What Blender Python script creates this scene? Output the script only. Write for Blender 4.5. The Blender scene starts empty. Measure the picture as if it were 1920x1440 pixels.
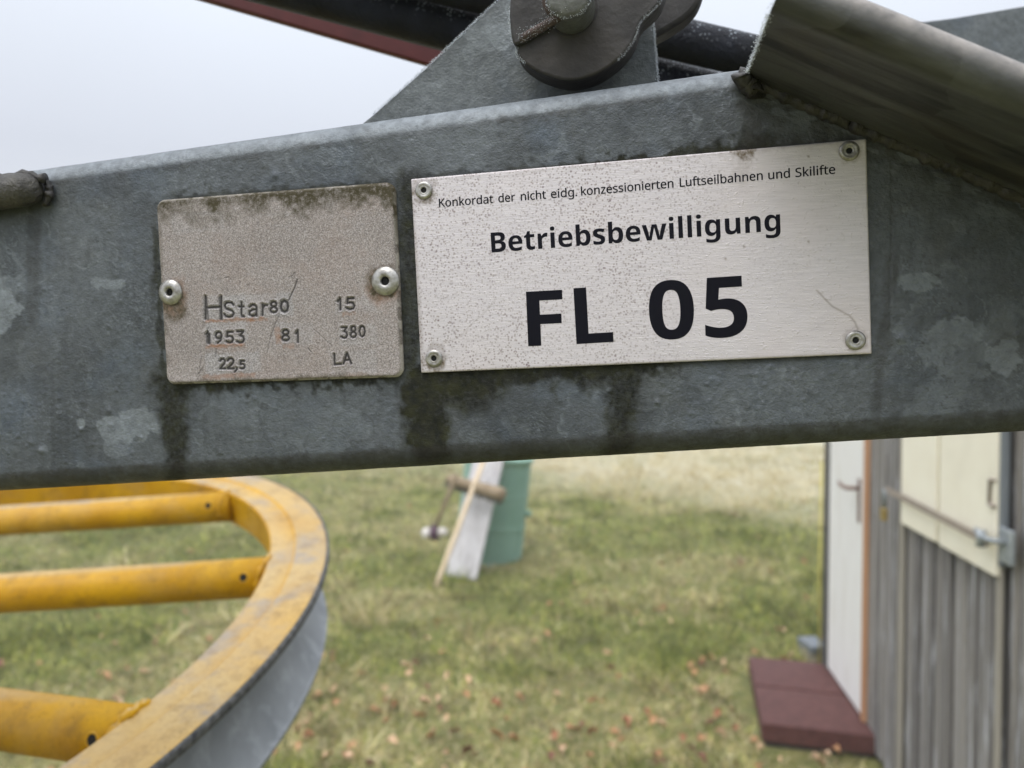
import bpy, bmesh, math, random
import numpy as np
from mathutils import Vector, Matrix
random.seed(7); RNG = np.random.default_rng(11)
S = bpy.context.scene
COL = S.collection

# ------------------------------------------------------------------ camera
CAM = np.array([0.0, 0.0, 1.7]); PITCH = math.radians(1.6); FPX = 1442.0
RIGHT = np.array([1.0, 0, 0]); FWD = np.array([0, math.cos(PITCH), -math.sin(PITCH)]); UP = np.array([0, math.sin(PITCH), math.cos(PITCH)])
cd = bpy.data.cameras.new('camera'); cam = bpy.data.objects.new('camera', cd); COL.objects.link(cam)
cam.location = CAM; cam.rotation_euler = (math.pi/2 - PITCH, 0, 0)
cd.sensor_width = 36; cd.lens = FPX/1920*36; cd.clip_start = 0.01; cd.clip_end = 2000
cd.dof.use_dof = True; cd.dof.focus_distance = 0.272; cd.dof.aperture_fstop = 10.5; cd.dof.aperture_blades = 0
S.camera = cam

# ------------------------------------------------------------------ world, sun, exposure
W = bpy.data.worlds.new('World'); S.world = W; W.use_nodes = True
nt = W.node_tree; nt.nodes.clear(); N = nt.nodes.new; L = nt.links.new
wo = N('ShaderNodeOutputWorld'); bg1 = N('ShaderNodeBackground'); bg2 = N('ShaderNodeBackground'); ad = N('ShaderNodeAddShader')
sky = N('ShaderNodeTexSky'); sky.sky_type = 'NISHITA'; sky.sun_disc = False
SUN_EL, SUN_AZ = math.radians(58), math.radians(215)      # azimuth clockwise from +Y: behind the camera, to the left
sky.sun_elevation = SUN_EL; sky.sun_rotation = SUN_AZ; sky.dust_density = 4.0; sky.air_density = 1.0
hs = N('ShaderNodeHueSaturation'); hs.inputs['Saturation'].default_value = 0.35; L(sky.outputs[0], hs.inputs['Color'])
L(hs.outputs[0], bg1.inputs[0]); bg1.inputs[1].default_value = 0.05
# overcast layer: brighter towards the zenith, as every evenly clouded sky
tc = N('ShaderNodeTexCoord'); sx = N('ShaderNodeSeparateXYZ'); L(tc.outputs['Generated'], sx.inputs[0])
cr = N('ShaderNodeValToRGB'); L(sx.outputs[2], cr.inputs[0])
els = cr.color_ramp.elements
els[0].position = 0.0; els[0].color = (0.60, 0.62, 0.66, 1)
els[1].position = 1.0; els[1].color = (1.95, 2.02, 2.14, 1)
e = els.new(0.24); e.color = (0.545, 0.575, 0.645, 1)
e = els.new(0.45); e.color = (0.80, 0.86, 0.95, 1)
no = N('ShaderNodeTexNoise'); no.inputs['Scale'].default_value = 2.2; no.inputs['Detail'].default_value = 3; L(tc.outputs['Generated'], no.inputs[0])
mr = N('ShaderNodeMapRange'); mr.inputs[3].default_value = 0.93; mr.inputs[4].default_value = 1.07; L(no.outputs[0], mr.inputs[0])
L(cr.outputs[0], bg2.inputs[0]); L(mr.outputs[0], bg2.inputs[1])
L(bg1.outputs[0], ad.inputs[0]); L(bg2.outputs[0], ad.inputs[1]); L(ad.outputs[0], wo.inputs[0])
sl = bpy.data.lights.new('sun', 'SUN'); sl.energy = 1.3; sl.angle = math.radians(35); sl.color = (1, 0.965, 0.92)
so = bpy.data.objects.new('sun', sl); COL.objects.link(so)
sd = Vector((math.sin(SUN_AZ)*math.cos(SUN_EL), math.cos(SUN_AZ)*math.cos(SUN_EL), math.sin(SUN_EL)))
so.rotation_euler = sd.to_track_quat('Z', 'Y').to_euler(); so.location = (0, 0, 20)
S.view_settings.view_transform = 'Standard'; S.view_settings.look = 'None'; S.view_settings.gamma = 1
S.view_settings.use_curve_mapping = False; S.view_settings.exposure = 0.0
S.render.engine = 'CYCLES'; S.cycles.use_denoising = True; S.cycles.max_bounces = 6; S.cycles.volume_bounces = 2
try: S.cycles.denoiser = 'OPENIMAGEDENOISE'
except Exception: pass

# ------------------------------------------------------------------ geometry of the view (used to measure things into the world)
def c2w(X):
    X = np.atleast_2d(np.asarray(X, float))
    return CAM + X[:, :1]*RIGHT - X[:, 1:2]*UP + X[:, 2:3]*FWD
def w2px(P):
    D = np.asarray(P) - CAM
    z = D @ FWD
    return 960 + FPX*(D @ RIGHT)/z, 720 - FPX*(D @ UP)/z
def rayw(px, py): return ((px-960)/FPX)*RIGHT - ((py-720)/FPX)*UP + FWD
def at(px, py, d): return CAM + d*rayw(px, py)
def on_ground(px, py, z=0.0):
    r = rayw(px, py); return CAM + r*((z-CAM[2])/r[2])
def nrm(v): v = np.asarray(v, float); return v/np.linalg.norm(v)

# ------------------------------------------------------------------ value noise in numpy
def vnoise(x, y, seed=0):
    r = np.random.default_rng(seed); T = r.random((256, 256))
    xi = np.floor(x).astype(int); yi = np.floor(y).astype(int); fx = x-xi; fy = y-yi
    fx = fx*fx*(3-2*fx); fy = fy*fy*(3-2*fy)
    a = T[xi & 255, yi & 255]; b = T[(xi+1) & 255, yi & 255]; c = T[xi & 255, (yi+1) & 255]; d = T[(xi+1) & 255, (yi+1) & 255]
    return (a*(1-fx)+b*fx)*(1-fy)+(c*(1-fx)+d*fx)*fy
def fbm(x, y, s, o=4, seed=0):
    v = 0; A = 0
    for k in range(o):
        v = v + vnoise(x*2**k/s+17*k, y*2**k/s+31*k, seed+k)*0.5**k; A += 0.5**k
    return v/A
def sst(a, b, x):
    t = np.clip((x-a)/(b-a), 0, 1); return t*t*(3-2*t)

# ------------------------------------------------------------------ object helpers
def tag(o, label=None, cat=None, group=None, kind=None):
    if label: o['label'] = label
    if cat: o['category'] = cat
    if group: o['group'] = group
    if kind: o['kind'] = kind
    return o
def empty(name, loc, label=None, cat=None, group=None):
    o = bpy.data.objects.new(name, None); COL.objects.link(o); o.location = Vector(np.asarray(loc, float)); o.empty_display_size = 0.05
    return tag(o, label, cat, group)
def worldloc(o):
    v = Vector((0, 0, 0))
    while o is not None: v = v + o.location; o = o.parent
    return np.array(v)
def obj(name, V, F, m, parent=None, smooth=True, loc=None, kind=None, colors=None):
    """one mesh object from world-space vertices"""
    V = np.asarray(V, float)
    if parent is not None: base = worldloc(parent); org = np.zeros(3)
    else: base = np.zeros(3); org = V.mean(0) if loc is None else np.asarray(loc, float)
    V = V - base - org
    me = bpy.data.meshes.new(name)
    if isinstance(F, np.ndarray):
        k = F.shape[1]; me.vertices.add(len(V)); me.vertices.foreach_set('co', V.ravel())
        me.loops.add(F.size); me.loops.foreach_set('vertex_index', F.ravel().astype(np.int32))
        me.polygons.add(len(F)); me.polygons.foreach_set('loop_start', np.arange(0, F.size, k, dtype=np.int32))
        me.update(calc_edges=True)
    else:
        me.from_pydata([tuple(v) for v in V], [], [tuple(int(i) for i in f) for f in F]); me.update()
    if smooth: me.polygons.foreach_set('use_smooth', np.ones(len(me.polygons), bool))
    for nm, arr in (colors or {}).items():
        ca = me.color_attributes.new(nm, 'FLOAT_COLOR', 'POINT'); a = np.ones((len(V), 4)); a[:, :arr.shape[1]] = arr
        ca.data.foreach_set('color', a.ravel())
    me.materials.append(m)
    o = bpy.data.objects.new(name, me); COL.objects.link(o); o.location = Vector(org)
    if parent is not None: o.parent = parent
    if kind: o['kind'] = kind
    return o
def flip_fix(o):
    bm = bmesh.new(); bm.from_mesh(o.data); bmesh.ops.recalc_face_normals(bm, faces=bm.faces); bm.to_mesh(o.data); bm.free(); return o
def bevel(o, w, seg=2, angle=40):
    md = o.modifiers.new('bevel', 'BEVEL'); md.width = w; md.segments = seg; md.limit_method = 'ANGLE'; md.angle_limit = math.radians(angle)
    md.harden_normals = False
    return o
class MB:
    def __init__(s): s.V = []; s.F = []
    def add(s, V, F):
        n = len(s.V); s.V += [tuple(v) for v in V]; s.F += [tuple(i+n for i in f) for f in F]
    def box(s, o, ax, ay, az):
        o, ax, ay, az = map(lambda q: np.asarray(q, float), (o, ax, ay, az))
        P = [o, o+ax, o+ax+ay, o+ay]; P += [p+az for p in P]
        s.add(P, [(0, 3, 2, 1), (4, 5, 6, 7), (0, 1, 5, 4), (1, 2, 6, 5), (2, 3, 7, 6), (3, 0, 4, 7)])
    def tube(s, path, rad, n=16, caps=True):
        path = [np.asarray(p, float) for p in path]
        if np.isscalar(rad): rad = [rad]*len(path)
        prev = None; base = len(s.V)
        for i, p in enumerate(path):
            t = nrm(path[min(i+1, len(path)-1)] - path[max(i-1, 0)])
            if prev is None:
                a = np.cross(t, [0, 0, 1.0]); a = a if np.linalg.norm(a) > 1e-3 else np.cross(t, [0, 1.0, 0]); a = nrm(a)
            else: a = nrm(prev - t*(prev @ t))
            prev = a; b = np.cross(t, a)
            for k in range(n):
                th = 2*math.pi*k/n; s.V.append(tuple(p+rad[i]*(math.cos(th)*a+math.sin(th)*b)))
        for i in range(len(path)-1):
            for k in range(n):
                a0 = base+i*n+k; a1 = base+i*n+(k+1) % n; s.F.append((a0, a1, a1+n, a0+n))
        if caps:
            s.F.append(tuple(base+k for k in range(n))[::-1]); s.F.append(tuple(base+(len(path)-1)*n+k for k in range(n)))
    def prism(s, poly, th):
        """poly: world points of one flat outline; th: vector of thickness"""
        poly = [np.asarray(p, float) for p in poly]; n = len(poly); th = np.asarray(th, float)
        s.add(poly+[p+th for p in poly], [tuple(range(n))[::-1], tuple(range(n, 2*n))]+[(i, (i+1) % n, (i+1) % n+n, i+n) for i in range(n)])
    def lathe(s, c, a, b, n, prof, seg=24, close=False):
        """prof: (radius, height along n) list"""
        base = len(s.V); c = np.asarray(c, float); m = len(prof)
        for r, h in prof:
            for k in range(seg):
                t = 2*math.pi*k/seg; s.V.append(tuple(c+n*h+r*(math.cos(t)*a+math.sin(t)*b)))
        for i in range(m if close else m-1):
            j = (i+1) % m
            for k in range(seg):
                k2 = (k+1) % seg; s.F.append((base+i*seg+k, base+i*seg+k2, base+j*seg+k2, base+j*seg+k))
    def build(s, name, m, parent=None, smooth=True, fix=True, kind=None):
        o = obj(name, s.V, s.F, m, parent, smooth, kind=kind)
        if fix: flip_fix(o)
        return o
def autosmooth(o, ang=35):
    me = o.data
    bm = bmesh.new(); bm.from_mesh(me)
    for e in bm.edges:
        if len(e.link_faces) == 2 and e.calc_face_angle(0) > math.radians(ang): e.smooth = False
    bm.to_mesh(me); bm.free(); return o
def grid_faces(nr, nc, off=0):
    i = np.arange(nr-1)[:, None]*nc+np.arange(nc-1)[None]; i = i.ravel()+off
    return np.stack([i, i+1, i+nc+1, i+nc], 1)

# ------------------------------------------------------------------ materials
def mat(name, base=(0.5, 0.5, 0.5), rough=0.6, metal=0.0, spec=0.5):
    m = bpy.data.materials.new(name); m.use_nodes = True; b = m.node_tree.nodes['Principled BSDF']
    b.inputs['Base Color'].default_value = (*base, 1); b.inputs['Roughness'].default_value = rough
    b.inputs['Metallic'].default_value = metal; b.inputs['Specular IOR Level'].default_value = spec
    return m
class G:
    """small node-graph helper"""
    def __init__(s, m): s.m = m; s.t = m.node_tree; s.b = s.t.nodes['Principled BSDF']; s._tc = None
    def n(s, ty, **kw):
        q = s.t.nodes.new(ty)
        for k, v in kw.items(): setattr(q, k, v)
        return q
    def l(s, a, b): s.t.links.new(a, b)
    def co(s, which='Object', scale=(1, 1, 1), rot=(0, 0, 0)):
        if s._tc is None: s._tc = s.n('ShaderNodeTexCoord')
        mp = s.n('ShaderNodeMapping'); mp.inputs['Scale'].default_value = scale; mp.inputs['Rotation'].default_value = rot
        s.l(s._tc.outputs[which], mp.inputs[0]); return mp.outputs[0]
    def noise(s, co, scale, detail=4, rough=0.55, lo=0.3, hi=0.7, dist=0.0, o0=0.0, o1=1.0):
        q = s.n('ShaderNodeTexNoise'); q.inputs['Scale'].default_value = scale; q.inputs['Detail'].default_value = detail
        q.inputs['Roughness'].default_value = rough; q.inputs['Distortion'].default_value = dist; s.l(co, q.inputs['Vector'])
        r = s.n('ShaderNodeMapRange'); r.inputs[1].default_value = lo; r.inputs[2].default_value = hi; r.inputs[3].default_value = o0; r.inputs[4].default_value = o1
        s.l(q.outputs['Fac'], r.inputs[0]); return r.outputs[0]
    def vor(s, co, scale, lo=0, hi=1, feature='F1', out='Distance', o0=0., o1=1.):
        q = s.n('ShaderNodeTexVoronoi', feature=feature); q.inputs['Scale'].default_value = scale; s.l(co, q.inputs['Vector'])
        if out == 'Color':
            x = s.n('ShaderNodeSeparateColor'); s.l(q.outputs['Color'], x.inputs[0]); v = x.outputs[0]
        else: v = q.outputs[out]
        r = s.n('ShaderNodeMapRange'); r.inputs[1].default_value = lo; r.inputs[2].default_value = hi; r.inputs[3].default_value = o0; r.inputs[4].default_value = o1
        s.l(v, r.inputs[0]); return r.outputs[0]
    def mix(s, f, a, b, mode='MIX'):
        q = s.n('ShaderNodeMix', data_type='RGBA', blend_type=mode); q.clamp_factor = True
        for v, i in ((f, 0), (a, 6), (b, 7)):
            if isinstance(v, (int, float)): q.inputs[i].default_value = v
            elif isinstance(v, (tuple, list)): q.inputs[i].default_value = (*v, 1) if len(v) == 3 else v
            else: s.l(v, q.inputs[i])
        return q.outputs[2]
    def math(s, op, a, b=0.0, clamp=False):
        q = s.n('ShaderNodeMath', operation=op); q.use_clamp = clamp
        for v, i in ((a, 0), (b, 1)):
            if isinstance(v, (int, float)): q.inputs[i].default_value = v
            else: s.l(v, q.inputs[i])
        return q.outputs[0]
    def attr(s, name):
        q = s.n('ShaderNodeVertexColor', layer_name=name); x = s.n('ShaderNodeSeparateColor'); s.l(q.outputs[0], x.inputs[0])
        return x.outputs[0], x.outputs[1], x.outputs[2]
    def bump(s, h, strength=0.3, dist=0.001, prev=None):
        q = s.n('ShaderNodeBump'); q.inputs['Strength'].default_value = strength; q.inputs['Distance'].default_value = dist; s.l(h, q.inputs['Height'])
        if prev is not None: s.l(prev, q.inputs['Normal'])
        return q.outputs[0]
    def out(s, color=None, rough=None, normal=None, metal=None):
        if color is not None: s.l(color, s.b.inputs['Base Color'])
        if rough is not None: s.l(rough, s.b.inputs['Roughness'])
        if normal is not None: s.l(normal, s.b.inputs['Normal'])
        if metal is not None: s.l(metal, s.b.inputs['Metallic'])

def galv(name, dark=(0.060, 0.069, 0.079), light=(0.120, 0.133, 0.148), scale=1.0, masks=False, spangle=True):
    m = mat(name, rough=0.5, metal=0.25); g = G(m); co = g.co()
    big = g.noise(co, 22*scale, 5, 0.6, 0.35, 0.65); fine = g.noise(co, 320*scale, 4, 0.7, 0.3, 0.7)
    c = g.mix(big, dark, light)
    blue = g.noise(co, 34*scale, 3, 0.5, 0.52, 0.7); c = g.mix(g.math('MULTIPLY', blue, 0.55), c, (0.105, 0.135, 0.18))
    tan = g.noise(g.co(rot=(1, 2, 3)), 26*scale, 4, 0.6, 0.55, 0.75); c = g.mix(g.math('MULTIPLY', tan, 0.4), c, (0.125, 0.12, 0.095))
    if spangle:
        warp = g.n('ShaderNodeTexNoise'); warp.inputs['Scale'].default_value = 60*scale; g.l(co, warp.inputs['Vector'])
        w2 = g.mix(0.02, co, warp.outputs['Color'])
        sp = g.vor(w2, 38*scale, 0.66, 0.86, out='Color'); c = g.mix(g.math('MULTIPLY', sp, 0.12 if masks else 0.6), c, (0.27, 0.30, 0.315))
        sp2 = g.vor(w2, 55*scale, 0.34, 0.16, out='Color'); c = g.mix(g.math('MULTIPLY', sp2, 0.2 if masks else 0.4), c, (0.09, 0.10, 0.105))
    c = g.mix(g.math('MULTIPLY', fine, 0.52), c, (0.030, 0.035, 0.038))
    speck = g.vor(g.co(rot=(.3, .2, .1)), 420*scale, 0.13, 0.09); sm = g.noise(co, 90*scale, 3, 0.6, 0.5, 0.62)
    c = g.mix(g.math('MULTIPLY', g.math('MULTIPLY', speck, sm), 0.6), c, (0.03, 0.033, 0.033))
    ro = g.noise(co, 120*scale, 3, 0.5, 0.3, 0.7, o0=0.42, o1=0.68)
    if masks:
        P, A, D = g.attr('wear_tone')
        edge = g.noise(co, 260, 4, 0.7, 0.3, 0.7)
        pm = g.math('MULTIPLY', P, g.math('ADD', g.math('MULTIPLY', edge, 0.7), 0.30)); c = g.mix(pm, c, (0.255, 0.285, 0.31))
        am0 = g.noise(co, 480, 5, 0.75, 0.28, 0.72); am = g.math('MULTIPLY', A, g.math('ADD', g.math('MULTIPLY', am0, 0.7), 0.75), True)
        ac = g.mix(g.noise(co, 200, 4, 0.6, 0.4, 0.7), (0.008, 0.009, 0.006), (0.028, 0.030, 0.010)); c = g.mix(am, c, ac)
        dm = g.math('MULTIPLY', D, g.math('ADD', g.math('MULTIPLY', edge, 0.6), 0.45), True); c = g.mix(dm, c, (0.028, 0.026, 0.022))
        ro = g.math('ADD', ro, g.math('MULTIPLY', am, 0.3), True)
    h = g.noise(co, 300*scale, 5, 0.65, 0.2, 0.8); nb = g.bump(h, 0.55, 0.0006)
    h2 = g.noise(g.co(scale=(1, 1, 1.6)), 900*scale, 3, 0.6, 0.2, 0.8); nb = g.bump(h2, 0.5, 0.00025, nb)
    g.out(c, ro, nb); return m
M = {}
M['beam'] = galv('galvanised_beam', masks=True, spangle=True)
M['galv'] = galv('galvanised_sheet', dark=(0.095, 0.107, 0.11), light=(0.19, 0.21, 0.22), scale=0.9)
M['galv_dark'] = galv('galvanised_weathered', (0.07, 0.075, 0.07), (0.15, 0.155, 0.145), 0.7)
def simple(name, c1, c2, scale, rough=0.6, metal=0.0, bump=0.2, bd=0.0005, stretch=(1, 1, 1), detail=5, c3=None, f3=0.5, sc3=3):
    m = mat(name, rough=rough, metal=metal); g = G(m); co = g.co(scale=stretch)
    c = g.mix(g.noise(co, scale, detail, 0.6, 0.3, 0.7), c1, c2)
    if c3: c = g.mix(g.math('MULTIPLY', g.noise(g.co(rot=(.5, .7, .2), scale=stretch), scale/sc3, 4, 0.6, 0.52, 0.66), f3), c, c3)
    g.out(c, normal=g.bump(g.noise(co, scale*2.5, 4, 0.6, 0.2, 0.8), bump, bd)); return m
M['weld'] = simple('weld_metal', (0.018, 0.018, 0.017), (0.062, 0.057, 0.053), 160, 0.5, 0.3, 0.5, 0.001)
M['cast'] = simple('dark_forged_steel', (0.024, 0.0225, 0.0225), (0.052, 0.049, 0.047), 90, 0.6, 0.35, 0.5, 0.0006, c3=(0.05, 0.043, 0.038))
M['pin'] = simple('pin_steel', (0.075, 0.076, 0.07), (0.15, 0.155, 0.145), 260, 0.55, 0.3, 0.4, 0.0005)
M['rust'] = simple('rusty_wire', (0.035, 0.026, 0.024), (0.085, 0.058, 0.050), 300, 0.8, 0.1, 0.5, 0.0005)
M['frost'] = simple('frost', (0.55, 0.6, 0.66), (0.85, 0.9, 0.95), 500, 0.35, 0, 0.2, 0.0003)
def hose_mat():
    m = mat('black_rubber', (0.012, 0.013, 0.016), 0.5, 0, 0.22); g = G(m); co = g.co()
    c = g.mix(g.noise(co, 60, 3, 0.6, 0.4, 0.7), (0.004, 0.005, 0.009), (0.011, 0.014, 0.024))
    geo = g.n('ShaderNodeNewGeometry'); s = g.n('ShaderNodeSeparateXYZ'); g.l(geo.outputs['Normal'], s.inputs[0])
    up = g.n('ShaderNodeMapRange'); up.inputs[1].default_value = -0.25; up.inputs[2].default_value = 0.6; g.l(s.outputs[2], up.inputs[0])
    fr = g.vor(co, 460, 0.36, 0.16); fm = g.noise(co, 150, 3, 0.6, 0.40, 0.58)
    c = g.mix(g.math('MULTIPLY', g.math('MULTIPLY', fr, fm), up.outputs[0]), c, (0.45, 0.5, 0.56))
    g.out(c, normal=g.bump(g.noise(co, 420, 4, 0.7, 0.3, 0.7), 0.9, 0.0007)); return m
M['hose'] = hose_mat()
M['red'] = simple('dark_red_paint', (0.070, 0.006, 0.007), (0.11, 0.012, 0.012), 60, 0.6, 0, 0.2)
M['black'] = mat('black_hole', (0.004, 0.004, 0.004), 0.9)
M['ink'] = mat('black_print', (0.003, 0.003, 0.008), 0.5, 0, 0.15)

def sign_mat():
    m = mat('brushed_aluminium', rough=0.42, metal=0.25); g = G(m); P, A, D = g.attr('wear_tone')
    co = g.co(); cs = g.co(scale=(1, 1, 14))
    c = g.mix(g.noise(cs, 120, 5, 0.7, 0.25, 0.75), (0.54, 0.505, 0.53), (0.715, 0.67, 0.70))
    c = g.mix(g.math('MULTIPLY', g.noise(co, 18, 3, 0.5, 0.5, 0.7), 0.25), c, (0.60, 0.50, 0.46))
    sp = g.vor(co, 620, 0.34, 0.14); sm = g.noise(co, 240, 3, 0.6, 0.40, 0.60)
    dots = g.math('MULTIPLY', g.math('MULTIPLY', sp, sm), P, True); c = g.mix(g.math('MULTIPLY', dots, 0.9), c, (0.17, 0.12, 0.13))
    sp = g.vor(g.co(rot=(1, .5, .2)), 950, 0.40, 0.2); dots = g.math('MULTIPLY', g.math('MULTIPLY', sp, P), 0.85); c = g.mix(dots, c, (0.30, 0.25, 0.24))
    an = g.noise(co, 420, 5, 0.7, 0.3, 0.7); c = g.mix(g.math('MULTIPLY', A, g.math('ADD', an, 0.35), True), c, (0.12, 0.085, 0.045))
    c = g.mix(g.math('MULTIPLY', D, 0.75), c, (0.24, 0.20, 0.17))
    nb = g.bump(g.noise(g.co(scale=(1, 1, 9)), 330, 4, 0.7, 0.25, 0.75), 0.30, 0.00025)
    wr = g.n('ShaderNodeMapRange'); wr.inputs[3].default_value = 1; wr.inputs[4].default_value = 0; g.l(P, wr.inputs[0])
    nb = g.bump(g.math('MULTIPLY', g.noise(co, 900, 2, 0.5, 0.60, 0.72), wr.outputs[0]), 0.35, 0.0003, nb)
    g.out(c, g.noise(cs, 90, 3, 0.5, 0.3, 0.7, o0=0.34, o1=0.5), nb); return m
M['sign'] = sign_mat()
def plate_mat():
    m = mat('weathered_zinc_plate', rough=0.75, metal=0.1); g = G(m); R, O, B = g.attr('wear_tone'); A, _, T = g.attr('wear_tone2'); co = g.co()
    c = g.mix(g.noise(co, 24, 4, 0.6, 0.35, 0.65), (0.300, 0.262, 0.246), (0.405, 0.358, 0.340))
    c = g.mix(g.math('MULTIPLY', B, 0.75), c, (0.42, 0.415, 0.43))
    gr = g.noise(co, 2100, 2, 0.8, 0.40, 0.60); c = g.mix(g.math('MULTIPLY', gr, 0.75), c, (0.10, 0.085, 0.08))
    gr2 = g.noise(g.co(rot=(2, 1, 0)), 1700, 2, 0.8, 0.5, 0.64); c = g.mix(g.math('MULTIPLY', gr2, 0.5), c, (0.60, 0.57, 0.57))
    on = g.noise(co, 300, 4, 0.7, 0.35, 0.65); c = g.mix(g.math('MULTIPLY', O, g.math('ADD', on, 0.3), True), c, (0.27, 0.15, 0.095))
    an = g.noise(co, 520, 5, 0.8, 0.34, 0.62); c = g.mix(g.math('MULTIPLY', A, g.math('ADD', g.math('MULTIPLY', an, 1.2), 0.30), True), c, (0.050, 0.040, 0.016))
    c = g.mix(T, c, (0.66, 0.62, 0.55))
    c = g.mix(g.math('MULTIPLY', R, 0.95), c, (0.02, 0.018, 0.018))
    g.out(c, normal=g.bump(g.noise(co, 800, 3, 0.7, 0.25, 0.75), 0.4, 0.0002)); return m
M['plate'] = plate_mat()
def rivet_mat():
    m = mat('rivet_aluminium', rough=0.36, metal=0.75); g = G(m); co = g.co()
    c = g.mix(g.noise(co, 400, 4, 0.6, 0.4, 0.7), (0.44, 0.43, 0.41), (0.22, 0.205, 0.18))
    g.out(c, normal=g.bump(g.noise(co, 700, 3, 0.6, 0.3, 0.7), 0.3, 0.0002)); return m
M['rivet'] = rivet_mat()
def yellow_mat():
    m = mat('worn_yellow_paint', rough=0.5, spec=0.35); g = G(m); co = g.co()
    c = g.mix(g.noise(co, 14, 5, 0.6, 0.35, 0.65), (0.45, 0.225, 0.001), (0.60, 0.325, 0.002))
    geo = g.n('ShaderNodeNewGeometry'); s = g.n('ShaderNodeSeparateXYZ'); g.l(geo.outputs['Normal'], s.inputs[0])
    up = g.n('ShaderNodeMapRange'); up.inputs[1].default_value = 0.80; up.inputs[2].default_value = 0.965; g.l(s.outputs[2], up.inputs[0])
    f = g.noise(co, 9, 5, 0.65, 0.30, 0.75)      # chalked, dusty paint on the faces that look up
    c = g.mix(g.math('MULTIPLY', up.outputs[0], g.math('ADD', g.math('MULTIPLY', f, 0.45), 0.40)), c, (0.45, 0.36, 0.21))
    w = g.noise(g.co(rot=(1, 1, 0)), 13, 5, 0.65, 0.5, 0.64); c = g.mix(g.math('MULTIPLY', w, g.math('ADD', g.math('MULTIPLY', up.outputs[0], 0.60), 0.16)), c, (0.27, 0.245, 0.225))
    sp = g.vor(co, 230, 0.16, 0.09); sm = g.noise(co, 24, 4, 0.6, 0.42, 0.56); c = g.mix(g.math('MULTIPLY', sp, sm), c, (0.03, 0.02, 0.01))
    d = g.noise(g.co(rot=(0, 2, 1)), 34, 6, 0.75, 0.52, 0.66); c = g.mix(g.math('MULTIPLY', d, 0.45), c, (0.16, 0.085, 0.02))
    fi = g.noise(co, 260, 4, 0.7, 0.45, 0.75); c = g.mix(g.math('MULTIPLY', fi, 0.35), c, (0.22, 0.12, 0.015))
    g.out(c, normal=g.bump(g.noise(co, 220, 4, 0.6, 0.3, 0.7), 0.25, 0.0006)); return m
M['yellow'] = yellow_mat()
M['flange'] = simple('grey_zinc_flange', (0.21, 0.225, 0.235), (0.31, 0.325, 0.335), 14, 0.5, 0.3, 0.1, c3=(0.40, 0.42, 0.44), f3=0.5, sc3=0.3)
M['liner'] = simple('worn_rubber_liner', (0.02, 0.021, 0.023), (0.17, 0.17, 0.165), 170, 0.8, 0, 0.7, 0.002)

# ================================================================== SETTING: ground, lawn, field
def ground_h(x, y):
    r = np.maximum(y+0.35*x-15, 0); return 1.0*(1-np.exp(-0.035*(np.sqrt(r*r+9)-3)))+0.02*(vnoise(x*0.7+50, y*0.7+50, 3)-0.5)
def ground_mat():
    m = mat('meadow', rough=0.95, spec=0.15); g = G(m); co = g.co()
    c = g.mix(g.noise(co, 1.6, 5, 0.6, 0.38, 0.62), (0.17, 0.18, 0.055), (0.29, 0.27, 0.10))
    c = g.mix(g.noise(co, 9, 5, 0.7, 0.4, 0.65), c, (0.13, 0.16, 0.05))
    c = g.mix(g.math('MULTIPLY', g.noise(g.co(rot=(0, 0, 1)), 5, 5, 0.7, 0.5, 0.66), 0.7), c, (0.12, 0.09, 0.055))
    c = g.mix(g.math('MULTIPLY', g.noise(co, 60, 4, 0.7, 0.45, 0.7), 0.6), c, (0.40, 0.36, 0.20))
    # unmown straw-coloured field beyond the lawn
    s = g.n('ShaderNodeSeparateXYZ'); tcn = g.n('ShaderNodeTexCoord'); g.l(tcn.outputs['Object'], s.inputs[0])
    t = g.math('ADD', s.outputs[1], g.math('MULTIPLY', s.outputs[0], 0.85)); t = g.math('ADD', t, g.noise(co, 0.7, 3, 0.5, 0.3, 0.7, o0=-0.7, o1=0.7))
    r = g.n('ShaderNodeMapRange'); r.inputs[1].default_value = 10.0; r.inputs[2].default_value = 13.4; g.l(t, r.inputs[0])
    fc = g.mix(g.noise(g.co(scale=(1, 0.35, 1)), 3.5, 6, 0.7, 0.35, 0.65), (0.50, 0.475, 0.35), (0.57, 0.54, 0.415)); fc = g.mix(g.math('MULTIPLY', g.noise(co, 1.3, 4, 0.6, 0.5, 0.7), 0.4), fc, (0.52, 0.50, 0.33))
    c = g.mix(r.outputs[0], c, fc)
    g.out(c, normal=g.bump(g.noise(co, 22, 5, 0.7, 0.2, 0.8), 0.8, 0.03)); return m
M['ground'] = ground_mat()
xs = np.concatenate([np.linspace(-400, -14, 16), np.linspace(-13, 13, 131), np.linspace(14, 400, 16)])
ys = np.concatenate([np.linspace(-200, -3, 10), np.linspace(-2, 22, 121), np.linspace(23, 500, 40)])
X, Y = np.meshgrid(xs, ys); V = np.stack([X.ravel(), Y.ravel(), ground_h(X.ravel(), Y.ravel())], 1)
o = obj('ground', V, grid_faces(len(ys), len(xs)), M['ground'], loc=(0, 0, 0)); tag(o, kind='structure')

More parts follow.
